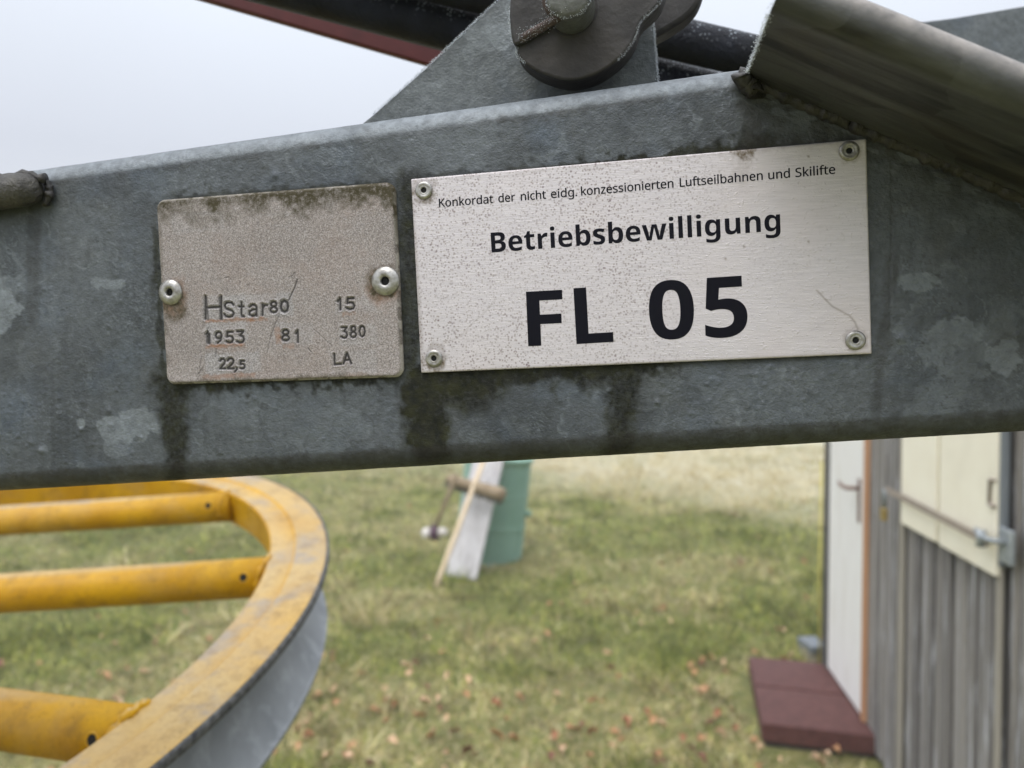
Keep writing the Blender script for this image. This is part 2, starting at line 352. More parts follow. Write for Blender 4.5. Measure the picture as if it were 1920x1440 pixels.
def blade_mat(name):
    m = mat(name, rough=0.7, spec=0.2); g = G(m); q = g.n('ShaderNodeVertexColor', layer_name='tint'); g.out(q.outputs[0]); return m
M['blade'] = blade_mat('grass_blades')
def make_grass(n, seed, straw):
    r = np.random.default_rng(seed)
    d = 2.4*(15.5/2.4)**(r.random(n)**0.85); x = (r.random(n)*2-1)*0.82*d
    keep = ~((x > 1.05+0.135*d) & (d < 4.1)) & ~((d > 3.25) & (d < 4.15) & (x > 1.08) & (x < 1.8))
    d, x = d[keep], x[keep]; n = len(d); y = d
    cl = fbm(x+40, y+40, 0.5, 3, 5); z = ground_h(x, y)
    h = (0.016+0.035*r.random(n))*(0.3+1.2*cl+2.2*sst(.58, .75, fbm(x+20, y+90, 0.22, 3, 15)))*(1+0.04*d); w = 0.0021*(0.7+0.22*d)*(0.6+0.8*r.random(n)**2)
    az = r.random(n)*6.283; lean = r.random(n)**0.7*1.5; la = r.random(n)*6.283
    b = np.stack([x, y, z-0.003], 1); s = np.stack([np.cos(az)*w, np.sin(az)*w, 0*w], 1)
    tip = b+np.stack([np.cos(la)*np.sin(lean)*h*1.6, np.sin(la)*np.sin(lean)*h*1.6, h*np.cos(lean)+0.006], 1)
    V = np.stack([b-s, b+s, tip], 1).reshape(-1, 3); F = np.arange(3*n).reshape(-1, 3)
    fieldm = sst(10.0, 13.2, y+0.85*x+1.4*(fbm(x+60, y+60, 1.1, 3, 51)-.5)); k = r.random(n)[:, None]; patch = sst(0.42, 0.62, fbm(x+9, y+9, 0.9, 3, 21))[:, None]; dry = np.array([0.64, 0.56, 0.34]); dry2 = np.array([0.44, 0.35, 0.17])
    gr = np.array([0.16, 0.205, 0.045]); gr2 = np.array([0.385, 0.385, 0.10]); dk = np.array([0.05, 0.065, 0.022])
    green = np.where(k < 0.45, gr, np.where(k < 0.8, gr2, dk)); st = np.where(k < 0.5, dry, dry2)
    ps = np.clip(0.33+0.6*(patch-0.5)+0.75*fieldm[:, None], 0, 1) if not straw else 1.0
    C = np.where(r.random(n)[:, None] < ps, st, green)*((0.35+1.15*fbm(x+70, y+70, 0.14, 3, 31))*(0.55+0.9*fbm(x+170, y+70, 0.045, 2, 35))*(1-fieldm)+0.95*fieldm)[:, None]*(0.75+0.5*r.random(n)[:, None])
    o = obj('grass', V, F, M['blade'], loc=(0, 0, 0), smooth=False, colors={'tint': np.repeat(C, 3, 0)}); return tag(o, kind='stuff')
make_grass(330000, 5, False)

# fallen leaves: curled brown leaves, one object each
def leaf_mesh(i, m):
    r = random.Random(i); n = 7; V = []; F = []
    for a in range(n):
        t = a/(n-1); w = math.sin(math.pi*(t**0.85))*0.5*(0.42+0.12*r.random()); zc = 0.16*math.sin(t*3.1+r.random())
        for s in (-1, 0, 1): V.append((t-0.5, s*w, zc+abs(s)*(0.05+0.45*r.random())))
    for a in range(n-1):
        for s in (0, 1): k = a*3+s; F.append((k, k+1, k+4, k+3))
    me = bpy.data.meshes.new('fallen_leaf'); me.from_pydata(V, [], F); me.materials.append(m)
    me.polygons.foreach_set('use_smooth', [True]*len(F)); return me
lm = []
for c1, c2 in (((0.52, 0.30, 0.16), (0.40, 0.21, 0.10)), ((0.70, 0.49, 0.33), (0.58, 0.38, 0.23)), ((0.38, 0.17, 0.085), (0.28, 0.125, 0.06)), ((0.16, 0.075, 0.045), (0.24, 0.10, 0.06))):
    lm.append(simple('dry_leaf', c1, c2, 1.5, 0.7, 0, 0.2, 0.05))
LEAF = [[leaf_mesh(10*i+j, lm[i]) for j in range(3)] for i in range(4)]
r = random.Random(4); nl = 0
while nl < 285:
    px = r.uniform(-60, 1700); py = 930+540*r.random()**0.7
    if r.random() > 0.35+0.65*min(1, max(0, (py-1000)/250)): continue
    p = on_ground(px, py); x, y = p[0], p[1]
    if r.random() > 0.25+1.6*float(sst(.42, .62, fbm(np.array([x+30]), np.array([y+30]), 0.8, 3, 44)))[0] if False else r.random() > 0.42+1.3*float(sst(.42, .62, fbm(np.array([x+30.]), np.array([y+30.]), 0.8, 3, 44))[0]): continue
    if y > 9 or (x > 1.02+0.135*y and y < 4.3): continue
    k = r.choices(range(4), (4, 5, 2, 2))[0]; cl = r.choice(LEAF[k])
    o = bpy.data.objects.new('fallen_leaf', cl); COL.objects.link(o); sz = r.uniform(0.03, 0.068)
    o.location = (x, y, float(ground_h(np.array([x]), np.array([y]))[0])+0.022+0.01*r.random()); o.rotation_euler = (r.uniform(-.5, .5), r.uniform(-.5, .5), r.uniform(0, 6.28)); o.scale = (sz, sz*r.uniform(.8, 1.3), sz)
    tag(o, ['curled reddish brown leaf lying on the grass', 'curled pale tan leaf lying on the grass', 'dark rusty leaf lying on the grass', 'almost black brown leaf lying on the grass'][k], 'leaf', 'fallen leaves scattered over the grass'); nl += 1

# ================================================================== BARREL, PLANK, BROOM, MALLET
def zg(p): return float(ground_h(np.array([p[0]]), np.array([p[1]]))[0])
Ez = np.array([0, 0, 1.0])
bc = on_ground(915, 1046); bax = nrm([0.105, -0.02, 1.0]); ba = nrm(np.cross(bax, [0, 1.0, 0])); bb = np.cross(bax, ba)
M['drum'] = simple('faded_green_plastic', (0.20, 0.35, 0.275), (0.26, 0.41, 0.335), 4, 0.6, 0, 0.1, c3=(0.24, 0.42, 0.34), f3=0.5, sc3=0.2)
drum = empty('rain_barrel', bc, 'tall faded green ribbed barrel standing on the lawn behind the grey plank', 'barrel')
prof = [(0.0, -0.01), (0.285, -0.01), (0.295, 0.0), (0.295, 0.02)]
h = 0.02
while h < 0.86:
    big = 0.003 if int(h*100) in (28, 29, 30, 56, 57, 58) else 0.0
    prof += [(0.290+big, h), (0.280+big, h+0.010), (0.290+big, h+0.018)]; h += 0.024
prof += [(0.30, 0.885), (0.30, 0.91), (0.28, 0.915)]
mb = MB(); mb.lathe(bc, ba, bb, bax, prof, 48); mb.build('barrel_body', M['drum'], drum)
mb = MB(); mb.lathe(bc, ba, bb, bax, [(0.296, -0.012), (0.304, -0.005), (0.304, 0.012), (0.298, 0.02)], 48)
mb.build('base_rim', simple('pale_plastic', (0.42, 0.47, 0.45), (0.55, 0.58, 0.56), 8, 0.6), drum)
mb = MB(); mb.lathe(bc, ba, bb, bax, [(0, 0.917), (0.29, 0.917), (0.308, 0.905), (0.308, 0.88), (0.302, 0.878)], 48); mb.build('lid', M['drum'], drum)
mb = MB(); q = bc+bax*0.40+ba*(-0.0)+nrm([1, -0.15, 0.0])*0.285; mb.tube([q, q+nrm([1, -0.15, 0])*0.05], 0.03, 12); mb.build('tap_boss', M['drum'], drum)

M['oldwood'] = simple('bleached_board', (0.46, 0.445, 0.45), (0.66, 0.65, 0.67), 9, 0.85, 0, 0.4, 0.003, (3, 3, 0.25), c3=(0.33, 0.30, 0.30), f3=0.6, sc3=2)
M['palewood'] = simple('pale_handle_wood', (0.58, 0.45, 0.29), (0.70, 0.58, 0.42), 12, 0.7, 0, 0.2, 0.001, (3, 3, 0.4))
M['brownwood'] = simple('old_brown_wood', (0.20, 0.145, 0.09), (0.33, 0.26, 0.17), 16, 0.8, 0, 0.3, 0.001)
fwdh = np.array([0, 1.0, 0])
pl0 = on_ground(838, 1078, 0.01); pl1 = on_ground(894, 1088, 0.01); wv = pl1-pl0
toptgt = at(920, 850, (bc-CAM) @ FWD - 0.40); tv = nrm(toptgt-(pl0+pl1)/2)
mb = MB(); mb.box(pl0, wv, tv*1.15, nrm(np.cross(wv, tv))*0.022)
o = bevel(mb.build('board', M['oldwood'], smooth=False), 0.003); tag(o, 'wide bleached grey board leaning against the green barrel', 'board')

bf = on_ground(817, 1102, 0.01); btp = at(905, 868, (bc-CAM) @ FWD - 0.62); hv = nrm(btp-bf); HL = np.linalg.norm(btp-bf)
broom = empty('broom', bf, 'push broom standing head up with its pale handle in front of the grey board', 'broom')
mb = MB(); mb.tube([bf, bf+hv*0.1, bf+hv*(HL+0.12)], [0.017, 0.02, 0.02], 14); mb.build('handle', M['palewood'], broom)
h0 = at(838, 897, (bc-CAM) @ FWD - 0.50); h1 = at(945, 928, (bc-CAM) @ FWD - 0.80); hx = nrm(h1-h0); hn = nrm(np.cross(hx, np.cross(Ez, hx))); up_ = nrm(Ez-hx*(Ez @ hx)); sd_ = nrm(np.cross(hx, up_))
mb = MB(); L_ = np.linalg.norm(h1-h0)
ring = []
mb.tube([h0+hx*t*L_ for t in (0, 0.02, 0.08, 0.5, 0.92, 0.98, 1.0)], [0.022, 0.032, 0.038, 0.045, 0.052, 0.048, 0.036], 14); ho = mb.build('brush_block', M['brownwood'], broom)
mb = MB(); rr = random.Random(3)
for k in range(260):
    t = rr.random(); p = h0+hx*t*L_+sd_*rr.uniform(-.03, .03); mb.tube([p-up_*0.02, p-up_*rr.uniform(0.062, 0.085)+hx*rr.uniform(-.01, .01)], 0.003, 4, False)
mb.build('bristles', simple('dark_bristles', (0.10, 0.09, 0.08), (0.20, 0.18, 0.15), 20, 0.9), broom, kind='stuff')

m0 = at(815, 992, 6.15); m1 = at(852, 900, 6.0); m1 = m0+(m1-m0)*1.1
mal = empty('mallet', m0, 'small mallet with white head and thin dark handle beside the broom', 'mallet')
mb = MB(); mb.tube([m0, m0+(m1-m0)*0.3, m1], [0.014, 0.016, 0.02], 12); mb.build('handle', M['brownwood'], mal)
kx = nrm([1, -0.15, 0.12])
mb = MB(); mb.tube([m0-kx*0.028-Ez*0.03, m0+kx*0.028-Ez*0.03], 0.062, 18); bevel(mb.build('head', simple('purple_rubber', (0.06, 0.03, 0.05), (0.10, 0.05, 0.08), 20, 0.7), mal), 0.008)
wp = simple('white_rubber', (0.58, 0.54, 0.50), (0.68, 0.65, 0.61), 20, 0.6)
for s_, r_ in ((-1, 0.047), (1, 0.036)):
    mb = MB(); c = m0-Ez*0.03; mb.tube([c+kx*s_*0.028, c+kx*s_*0.05, c+kx*s_*0.085, c+kx*s_*0.105], [r_*0.8, r_, r_*0.95, r_*0.5], 18); mb.build('head_cap', wp, mal)

# ================================================================== HUT
WX0 = 1.107; WK = 0.135                      # wall line x = WX0 + WK*y
wd = nrm([WK, 1.0, 0]); wn = nrm([-1.0, WK, 0])   # along the wall (away), out of the wall (towards the lawn)
wo_ = np.array([WX0, 0.0, 0.0])
def on_wall(px, py, off=0.0):
    r_ = rayw(px, py); o_ = wo_+wn*off; t = ((o_-CAM) @ wn)/(r_ @ wn); return CAM+r_*t
def ws(px, py, off=0.0):                     # wall coordinates (distance along, height)
    p = on_wall(px, py, off); return (p-wo_) @ wd, p[2]
def wp_(s, z, off=0.0): return wo_+wd*s+wn*off+Ez*z
s_door_near = ws(1629, 1100)[0]; s_door_far = ws(1557, 1100)[0]; s_end = ws(1549, 1100)[0]+0.02
hut = empty('wooden_hut', wp_(2.6, 0), 'grey weathered board hut with a white door and cream shutters', 'hut')
def board_mat():
    m = mat('weathered_boards', rough=0.85); g = G(m); oi = g.n('ShaderNodeObjectInfo'); co = g.co(scale=(1, 1, 0.012))
    a = g.n('ShaderNodeVectorMath', operation='ADD'); g.l(co, a.inputs[0]); g.l(oi.outputs['Location'], a.inputs[1]); co = a.outputs[0]
    c = g.mix(g.noise(co, 70, 5, 0.7, 0.3, 0.7), (0.085, 0.077, 0.075), (0.31, 0.295, 0.29))
    c = g.mix(oi.outputs['Random'], g.mix(0.5, c, (0.36, 0.34, 0.32)), g.mix(0.75, c, (0.05, 0.044, 0.043)))
    c = g.mix(g.math('MULTIPLY', g.noise(co, 26, 4, 0.6, 0.52, 0.66), 0.7), c, (0.36, 0.33, 0.29))
    w = g.noise(g.co(scale=(1, 1, 0.06)), 40, 4, 0.7, 0.55, 0.64); c = g.mix(g.math('MULTIPLY', w, 0.8), c, (0.52, 0.53, 0.56))
    c = g.mix(g.noise(co, 110, 4, 0.7, 0.52, 0.64), c, (0.035, 0.03, 0.028))
    g.out(c, normal=g.bump(g.noise(co, 90, 4, 0.7, 0.2, 0.8), 0.6, 0.003)); return m
M['board'] = board_mat()
M['batten'] = simple('pale_batten', (0.24, 0.22, 0.185), (0.36, 0.33, 0.28), 24, 0.85, 0, 0.3, 0.002, (3, 3, 0.12))
M['cream'] = simple('cream_paint', (0.83, 0.775, 0.635), (0.88, 0.835, 0.70), 9, 0.6, 0, 0.2, 0.001, c3=(0.72, 0.67, 0.55), f3=0.4)
M['white'] = simple('white_door_paint', (0.78, 0.765, 0.75), (0.84, 0.83, 0.815), 6, 0.6, 0, 0.15, 0.001, (3, 3, 0.6), c3=(0.64, 0.60, 0.54), f3=0.35, sc3=1.2)
M['orange'] = simple('bare_wood_jamb', (0.40, 0.20, 0.10), (0.52, 0.29, 0.16), 16, 0.75, 0, 0.2, 0.001, (3, 3, 0.2))
M['steel'] = simple('dull_steel', (0.26, 0.29, 0.31), (0.42, 0.45, 0.47), 40, 0.45, 0.4, 0.2, 0.001)
M['flatbar'] = simple('brownish_iron', (0.27, 0.22, 0.185), (0.40, 0.34, 0.29), 50, 0.6, 0.2, 0.3, 0.001)
M['brass'] = simple('brass', (0.33, 0.24, 0.08), (0.45, 0.33, 0.13), 60, 0.4, 0.6, 0.2, 0.001)
M['dark'] = simple('dark_wood', (0.05, 0.048, 0.045), (0.10, 0.095, 0.09), 30, 0.8, 0, 0.3, 0.001)
M['slate'] = simple('bluegrey_frame_paint', (0.13, 0.15, 0.17), (0.20, 0.22, 0.24), 14, 0.6, 0, 0.2, 0.001, (3, 3, 0.4))
def wbox(s0, s1, z0, z1, o0, o1, name, m, parent=hut, bw=0.0):
    mb = MB(); mb.box(wp_(s0, z0, o0), wd*(s1-s0), Ez*(z1-z0), wn*(o1-o0)); o = mb.build(name, m, parent, smooth=False)
    if bw: bevel(o, bw, 1)
    return o
HZ = 2.28; s = 0.75; rr = random.Random(12)
bm0 = {}
while s < s_door_near+0.03:
    w_ = min(rr.choice((0.042, 0.055, 0.055, 0.075)), s_door_near+0.03-s); dp = rr.uniform(-0.010, 0.005)
    if w_ < 0.012: break
    wbox(s, s+w_-0.007, 0.05+rr.uniform(-.02, .02), HZ, -0.022, dp, 'wall_board', M['board'], bw=0.003); s += w_
# board wall above the door, the corner board and the hidden faces of the hut
wbox(s_door_near+0.035, s_door_far-0.0, 2.04, HZ, -0.022, 0.0, 'door_lintel', M['batten'], bw=0.003)
wbox(s_door_far+0.003, s_end, 0.05, HZ, -0.04, 0.012, 'corner_board', M['dark'], bw=0.002)
wbox(s_door_near+0.002, s_door_near+0.034, 0.12, 2.038, -0.03, 0.018, 'door_jamb', M['orange'], bw=0.002)
mb = MB(); a0 = wp_(0.75, 0.04, -0.024); a1 = wp_(s_end, 0.04, -0.042)
mb.box(a1, -wn*2.2, Ez*2.3, -wd*0.03); mb.box(a0, -wn*2.2, Ez*2.3, wd*0.03)
mb.box(a0-wn*2.2, wd*(s_end-0.75), Ez*2.3, -wn*0.03); mb.box(wp_(0.79, 0.06, -0.030), wd*(s_end-0.84), Ez*2.2, -wn*0.01); mb.build('wall', M['dark'], hut, smooth=False)
mb = MB(); mb.box(wp_(0.62, HZ+0.02, 0.07), wd*(s_end-0.5), -wn*2.45+Ez*0.35, Ez*0.05); mb.build('roof', M['dark'], hut, smooth=False)
# light battens seen on the wall
for pxa, wbt in ((1697, 0.05), (1884, 0.030)):
    sb = ws(pxa, 1050)[0]; wbox(sb-wbt/2, sb+wbt/2, 0.06, HZ-0.002, 0.006, 0.016, 'batten', M['batten'], bw=0.002)
# door
do = wbox(s_door_near+0.038, s_door_far-0.002, 0.13, 2.035, -0.018, 0.010, 'door', M['white'], bw=0.003)
hs_, hz_ = ws(1619, 936)
q = wp_(hs_+0.02, hz_, 0.012)
mb = MB(); mb.box(wp_(hs_+0.005, hz_-0.11, 0.0105), wd*0.032, Ez*0.20, wn*0.005)
bevel(mb.build('lock_plate', simple('brown_metal', (0.16, 0.09, 0.075), (0.25, 0.15, 0.12), 40, 0.5, 0.3), do, smooth=False), 0.002)
mb = MB(); p0 = wp_(hs_+0.02, hz_+0.045, 0.014); mb.tube([p0, p0+wn*0.045, p0+wn*0.055+wd*0.012, p0+wn*0.052+wd*0.10, p0+wn*0.05+wd*0.13+Ez*0.008], [0.009, 0.009, 0.009, 0.008, 0.007], 10)
mb.build('door_handle', simple('brown_metal', (0.16, 0.09, 0.075), (0.25, 0.15, 0.12), 40, 0.5, 0.3), do)
# yellow weed stalk by the corner, small hook
mb = MB(); c0 = wp_(s_end+0.01, 0.1, 0.02); mb.tube([c0, c0+Ez*0.5+wn*0.006, c0+Ez*1.08], 0.005, 6); mb.build('yellow_cable', simple('yellow_plastic', (0.62, 0.55, 0.12), (0.7, 0.62, 0.2), 9), hut)
c0 = at(1549, 991, 4.1); mb = MB(); mb.tube([c0, c0-wn*-0.045], 0.008, 8); mb.build('wall_hook', M['dark'], hut)
# shutters
OFF = 0.03
sA, _ = ws(1690, 880, OFF); sB, _ = ws(1758, 900, OFF); sC, _ = ws(1868, 900, OFF); zb = 1.095
wbox(sC-0.022, sC-0.004, zb+0.03, 1.96, 0.004, 0.024, 'window_frame', M['slate'], bw=0.002)
wbox(sB-0.0145, sB+0.0145, zb+0.003, 1.92, 0.0065, 0.014, 'meeting_strip', simple('shaded_cream', (0.30, 0.28, 0.18), (0.38, 0.36, 0.24), 9))  # shade of the gap between the shutters, put into the strip's darker cream
for k, (s1, s2) in enumerate(((sA, sB+0.015), (sB-0.015, sC))):
    sh = wbox(s2, s1, zb-0.002*k, 1.93, 0.010, OFF, 'shutter', M['cream'], bw=0.003)
    for z_ in (1.22, 1.80): wbox(s2+0.012, s1-0.012, z_-0.0, z_+0.012, OFF, OFF+0.003, 'shutter_batten', M['cream'], sh) if False else None
sD, zD = ws(1860, 925, OFF)
mb = MB(); p = wp_(sC+0.03, zD-0.03, OFF+0.004); mb.tube([p, p+Ez*0.07, p+Ez*0.07-wd*0.03], 0.005, 8); mb.tube([p, p-wd*0.03-Ez*0.004], 0.006, 8); mb.build('shutter_hook', M['flatbar'], hut)
# flat bar, padlock, bracket
b0 = on_wall(1664, 918, OFF+0.012); b1 = on_wall(1850, 1014, OFF+0.022); b1 = b1+(b1-b0)*0.02; zz = (b0[2]+b1[2])/2
bv = b1-b0; up2 = nrm(np.cross(bv, np.cross(Ez, bv)))
mb = MB(); mb.box(b0-Ez*0.012, bv, Ez*0.024, wn*0.005); bevel(mb.build('locking_bar', M['flatbar'], hut, smooth=False), 0.001, 1)
pk = empty('padlock', b0-Ez*0.05, 'small brass padlock hanging from the iron bar beside the cream shutters', 'padlock')
pc = b0+wn*0.012-Ez*0.03
mb = MB(); mb.tube([pc-wd*0.012-Ez*0.045, pc-wd*0.012+Ez*0.012, pc-wd*0.007+Ez*0.024, pc+Ez*0.029, pc+wd*0.007+Ez*0.024, pc+wd*0.012+Ez*0.012, pc+wd*0.012-Ez*0.045], 0.0045, 8); mb.build('lock_shackle', M['steel'], pk)
mb = MB(); mb.box(pc-wd*0.022-Ez*0.092-wn*0.009, wd*0.044, Ez*0.05, wn*0.018); bevel(mb.build('lock_body', M['brass'], pk, smooth=False), 0.004)
sE, zE = ws(1884, 1022, OFF)
br = wbox(sE-0.035, sE+0.035, zE-0.052, zE+0.045, 0.017, 0.030, 'bracket_plate', M['steel'], bw=0.003)
mb = MB(); p = wp_(sE+0.0, zE+0.008, 0.03); mb.tube([p, p+wn*0.03+wd*0.02, p+wn*0.034+wd*0.07, p+wn*0.026+wd*0.11+Ez*0.01], 0.008, 10)
mb.tube([p+wn*0.03+wd*0.07-Ez*0.03, p+wn*0.03+wd*0.07+Ez*0.018], 0.013, 12); mb.build('bracket_arm', M['steel'], hut)
# yellow straw caught by the jamb
# step of two dark red slabs
M['rslab'] = simple('dark_red_rubber', (0.070, 0.024, 0.022), (0.12, 0.046, 0.040), 30, 0.75, 0, 0.5, 0.003)
step = empty('doorstep', (1.35, 3.7, 0), 'low step of dark red slabs in front of the white hut door', 'step')
zt = 0.115
nl_, nr_ = on_ground(1429, 1355, zt), on_ground(1644, 1380, zt); ml = on_ground(1417, 1284, zt); fl = on_ground(1404, 1231, zt); fr_ = on_ground(1561, 1243, zt)
dirn = nrm(fl-nl_); cross_ = nr_-nl_
La = np.linalg.norm(ml-nl_); Lb = np.linalg.norm(fl-ml)
for a_, l_ in ((0, La-0.008), (La+0.008, Lb)):
    mb = MB(); mb.box(nl_+dirn*a_-Ez*0.085, cross_, dirn*l_, Ez*0.085); bevel(mb.build('slab', M['rslab'], step, smooth=False), 0.006)
mb = MB(); mb.box(nl_+dirn*0.02+cross_*0.03-Ez*0.125, cross_*0.94, dirn*(La+Lb-0.04), Ez*0.039); mb.build('base', M['dark'], step, smooth=False)
bq = on_ground(1537, 1246, 0)
blk = empty('wooden_block', bq, 'small grey block on the grass behind the far end of the red step', 'block')
mb = MB(); mb.box(bq+np.array([-0.045, 0, -0.01]), (0.10, 0.012, 0), (-0.02, 0.16, 0), (0, 0, 0.07)); bevel(mb.build('block_base', M['batten'], blk, smooth=False), 0.004)
mb = MB(); mb.box(bq+np.array([-0.05, -0.01, 0.063]), (0.11, 0.012, 0), (-0.02, 0.17, 0), (0, 0, 0.04)); bevel(mb.build('block_top', M['slate'], blk, smooth=False), 0.004)

# ================================================================== ROPE WHEEL
wp = [-0.7947, 0.2653, 0.7835, -0.086, -0.2018]
wcc = np.array(wp[:3]); wnn = nrm([wp[3], -1, wp[4]])
def cdir(v): return v[0]*RIGHT-v[1]*UP+v[2]*FWD
WC = c2w(wcc)[0]; Wn = nrm(cdir(wnn)); Wa = nrm(np.cross(Wn, [0, 1.0, 0])); Wb = np.cross(Wn, Wa)
RO, RI, RL, HL_ = 0.5944, 0.5274, 0.5828, 0.093
whl = empty('rope_wheel', WC-Wn*0.1, 'large spoked rope wheel with worn yellow paint and a grey lower flange', 'wheel')
SEG = 256
mb = MB(); prof = [(RI, -0.002), (RI+0.002, 0.0), (RI+0.028, 0.0), (RI+0.031, 0.0022), (RI+0.034, 0.0018), (RO-0.003, 0.0), (RO-0.001, -0.001), (RO-0.001, -0.004), (RO-0.03, -0.012), (RO-0.042, -0.03), (RO-0.042, -0.052), (RI+0.006, -0.052), (RI, -0.048)]
mb.lathe(WC, Wa, Wb, Wn, prof, SEG, True); autosmooth(mb.build('rim', M['yellow'], whl), 40)
mb = MB(); prof = [(RO-0.0008, -0.0005), (RO+0.0022, -0.0012), (RO+0.0016, -0.0085), (RO-0.004, -0.013), (RO-0.028, -0.0155), (RO-0.028, -0.0125), (RO-0.0008, -0.0045)]
mb.lathe(WC, Wa, Wb, Wn, prof, SEG, True); rim2 = mb.build('liner', M['liner'], whl)
def on_wheel(px, py, h=-0.035):
    r_ = rayw(px, py); o_ = WC+Wn*h; return CAM+r_*(((o_-CAM) @ Wn)/(r_ @ Wn))
HS = -0.023
# grey guard plate curving round the outside, below the rim
def azim(px, py, h): q = on_wheel(px, py, h)-WC; return math.atan2(q @ Wb, q @ Wa)
az0 = azim(560, 1010, -0.07); dz = (azim(500, 1440, -0.09)-az0+math.pi) % (2*math.pi)-math.pi; az1 = az0+math.copysign(math.radians(150), dz); az0 -= math.copysign(math.radians(3), dz)
prof = [(RO-0.040, -0.035), (RO-0.036, -0.045), (RL-0.004, -HL_+0.002), (RL, -HL_), (RL-0.001, -HL_-0.004), (RL-0.008, -HL_-0.001), (RO-0.041, -0.050), (RO-0.045, -0.036)]
mb = MB(); ns = 160; n_ = len(prof)
for k in range(ns+1):
    t = az0+(az1-az0)*k/ns; rd = math.cos(t)*Wa+math.sin(t)*Wb
    for r_, h_ in prof: mb.V.append(tuple(WC+Wn*h_+rd*r_))
for k in range(ns):
    for j in range(n_): j2 = (j+1) % n_; mb.F.append((k*n_+j, k*n_+j2, (k+1)*n_+j2, (k+1)*n_+j))
mb.F.append(tuple(range(n_))); mb.F.append(tuple(ns*n_+j for j in range(n_))); autosmooth(mb.build('guard_plate', M['flange'], whl), 40)
def clip(P, d):
    q = P-(WC+Wn*HS); b_ = q @ d; c_ = q @ q-(RI+0.004)**2; D = math.sqrt(b_*b_-c_); return P+d*(-b_-D), P+d*(-b_+D)
for (A_, B_, wpx_) in (((0, 976.4), (427, 949.6), 57), ((0, 1112.7), (480, 1083), 74), ((0, 1347.5), (262, 1384), 113)):
    A3, B3 = on_wheel(*A_, HS), on_wheel(*B_, HS); rad = wpx_/2*((B3-CAM) @ FWD)/FPX; d = nrm(B3-A3); e0, e1 = clip(A3, d)
    mb = MB(); mb.tube([e0, e0+(e1-e0)*.3, e0+(e1-e0)*.7, e1], rad, 40); sp_ = mb.build('spoke', M['yellow'], whl)
    side = nrm(np.cross(d, Wn)); side = side if side @ (CAM-e1) > 0 else -side
    nn = nrm(side*0.9+Wn*0.45-d*0); bk = 0.027
    hp = e1-d*bk+nn*(rad-0.0026)
    mb = MB(); mb.lathe(hp, d, np.cross(nn, d), nn, [(0.0046, -0.001), (0.0046, 0.0028), (0.0058, 0.0029), (0.0063, 0.0022)], 16); mb.build('drain_hole_rim', M['yellow'], sp_)
    mb = MB(); mb.lathe(hp, d, np.cross(nn, d), nn, [(0.0001, 0.0026), (0.0047, 0.0027)], 16); mb.build('drain_hole', M['black'], sp_)  # black disc painted as the dark inside of the hole
    # weld bead where the spoke meets the rim
    mb = MB(); rr = random.Random(int(A_[1])); big = 1.9 if wpx_ > 100 else 1.0
    ee = e1-d*0.003; path = []
    for k in range(33):
        t = math.radians(-60+k*165/32); path.append(ee+(rad+0.0008)*(math.cos(t)*Wn+math.sin(t)*side)-d*(0.004*abs(math.sin(t))**2*2.2+rr.uniform(-.0012, .0012)*big))
    mb.tube(path, [(0.0010+0.0013*big)*rr.uniform(0.6, 1.6) for _ in path], 10); mb.build('weld_bead', M['yellow'], sp_)
mb = MB(); mb.lathe(WC, Wa, Wb, Wn, [(0.03, 0.03), (0.055, 0.03), (0.06, 0.02), (0.06, -0.03), (0.11, -0.035), (0.115, -0.06), (0.03, -0.06)], 64, True); mb.build('hub', M['yellow'], whl)
mb = MB(); mb.tube([WC+Wn*0.06, WC-Wn*0.14], 0.03, 32); mb.build('axle', M['galv'], whl)

# ================================================================== BEAM
bu = np.array([-8015, 611, FPX]); bu = -bu/np.linalg.norm(bu); bvv = np.array([2080, 32780, FPX]); bvv = nrm(bvv-bu*(bu @ bvv)); bn = np.cross(bu, bvv)
P0 = np.array([(1200-960)/FPX, (480-720)/FPX, 1.0])*0.275
def FR(a, b, w):                              # mm along the beam, mm down the face, mm into the beam -> world
    a, b, w = np.broadcast_arrays(np.asarray(a, float), np.asarray(b, float), np.asarray(w, float))
    X = P0+(a[..., None]*bu+b[..., None]*bvv+w[..., None]*bn)/1000.0
    return CAM+X[..., :1]*RIGHT-X[..., 1:2]*UP+X[..., 2:3]*FWD
Bu, Bv, Bn = (nrm(cdir(q)) for q in (bu, bvv, bn))
def on_beam(px, py, w=0.0):                   # -> (a, b) in mm on the plane w mm behind the face
    r_ = np.array([(px-960)/FPX, (py-720)/FPX, 1.0]); O = P0+bn*w/1000; X = r_*((O @ bn)/(r_ @ bn))-P0
    return X @ bu*1000, X @ bvv*1000
beam = empty('steel_beam', FR(0, 72, 40), 'long galvanised box beam to which the two riveted plates are fixed', 'beam')
VT, VB, RC, DEP = -62.5, 72.0, 9.0, 80.0
def beam_profile():
    P = []
    for k in range(9): P.append((VT, DEP-RC-(DEP-2*RC)*k/8))
    for k in range(1, 15): t = k/15*math.pi/2; P.append((VT+RC-RC*math.cos(t), RC-RC*math.sin(t)))
    nb = int((VB-VT-2*RC)/0.5)
    for k in range(nb+1): P.append((VT+RC+(VB-VT-2*RC)*k/nb, 0.0))
    for k in range(1, 15): t = k/15*math.pi/2; P.append((VB-RC+RC*math.sin(t), RC-RC*math.cos(t)))
    for k in range(9): P.append((VB, RC+(DEP-2*RC)*k/8))
    return np.array(P)
BP = beam_profile()
av = np.concatenate([np.linspace(-900, -292, 30), np.arange(-290, 175, 0.5), np.linspace(176, 700, 30)])
A_, J = np.meshgrid(av, np.arange(len(BP)), indexing='ij'); Bc = BP[J, 0]; Wc = BP[J, 1]
V = FR(A_, Bc, Wc); px, py = w2px(V.reshape(-1, 3)); px = px.reshape(A_.shape); py = py.reshape(A_.shape)
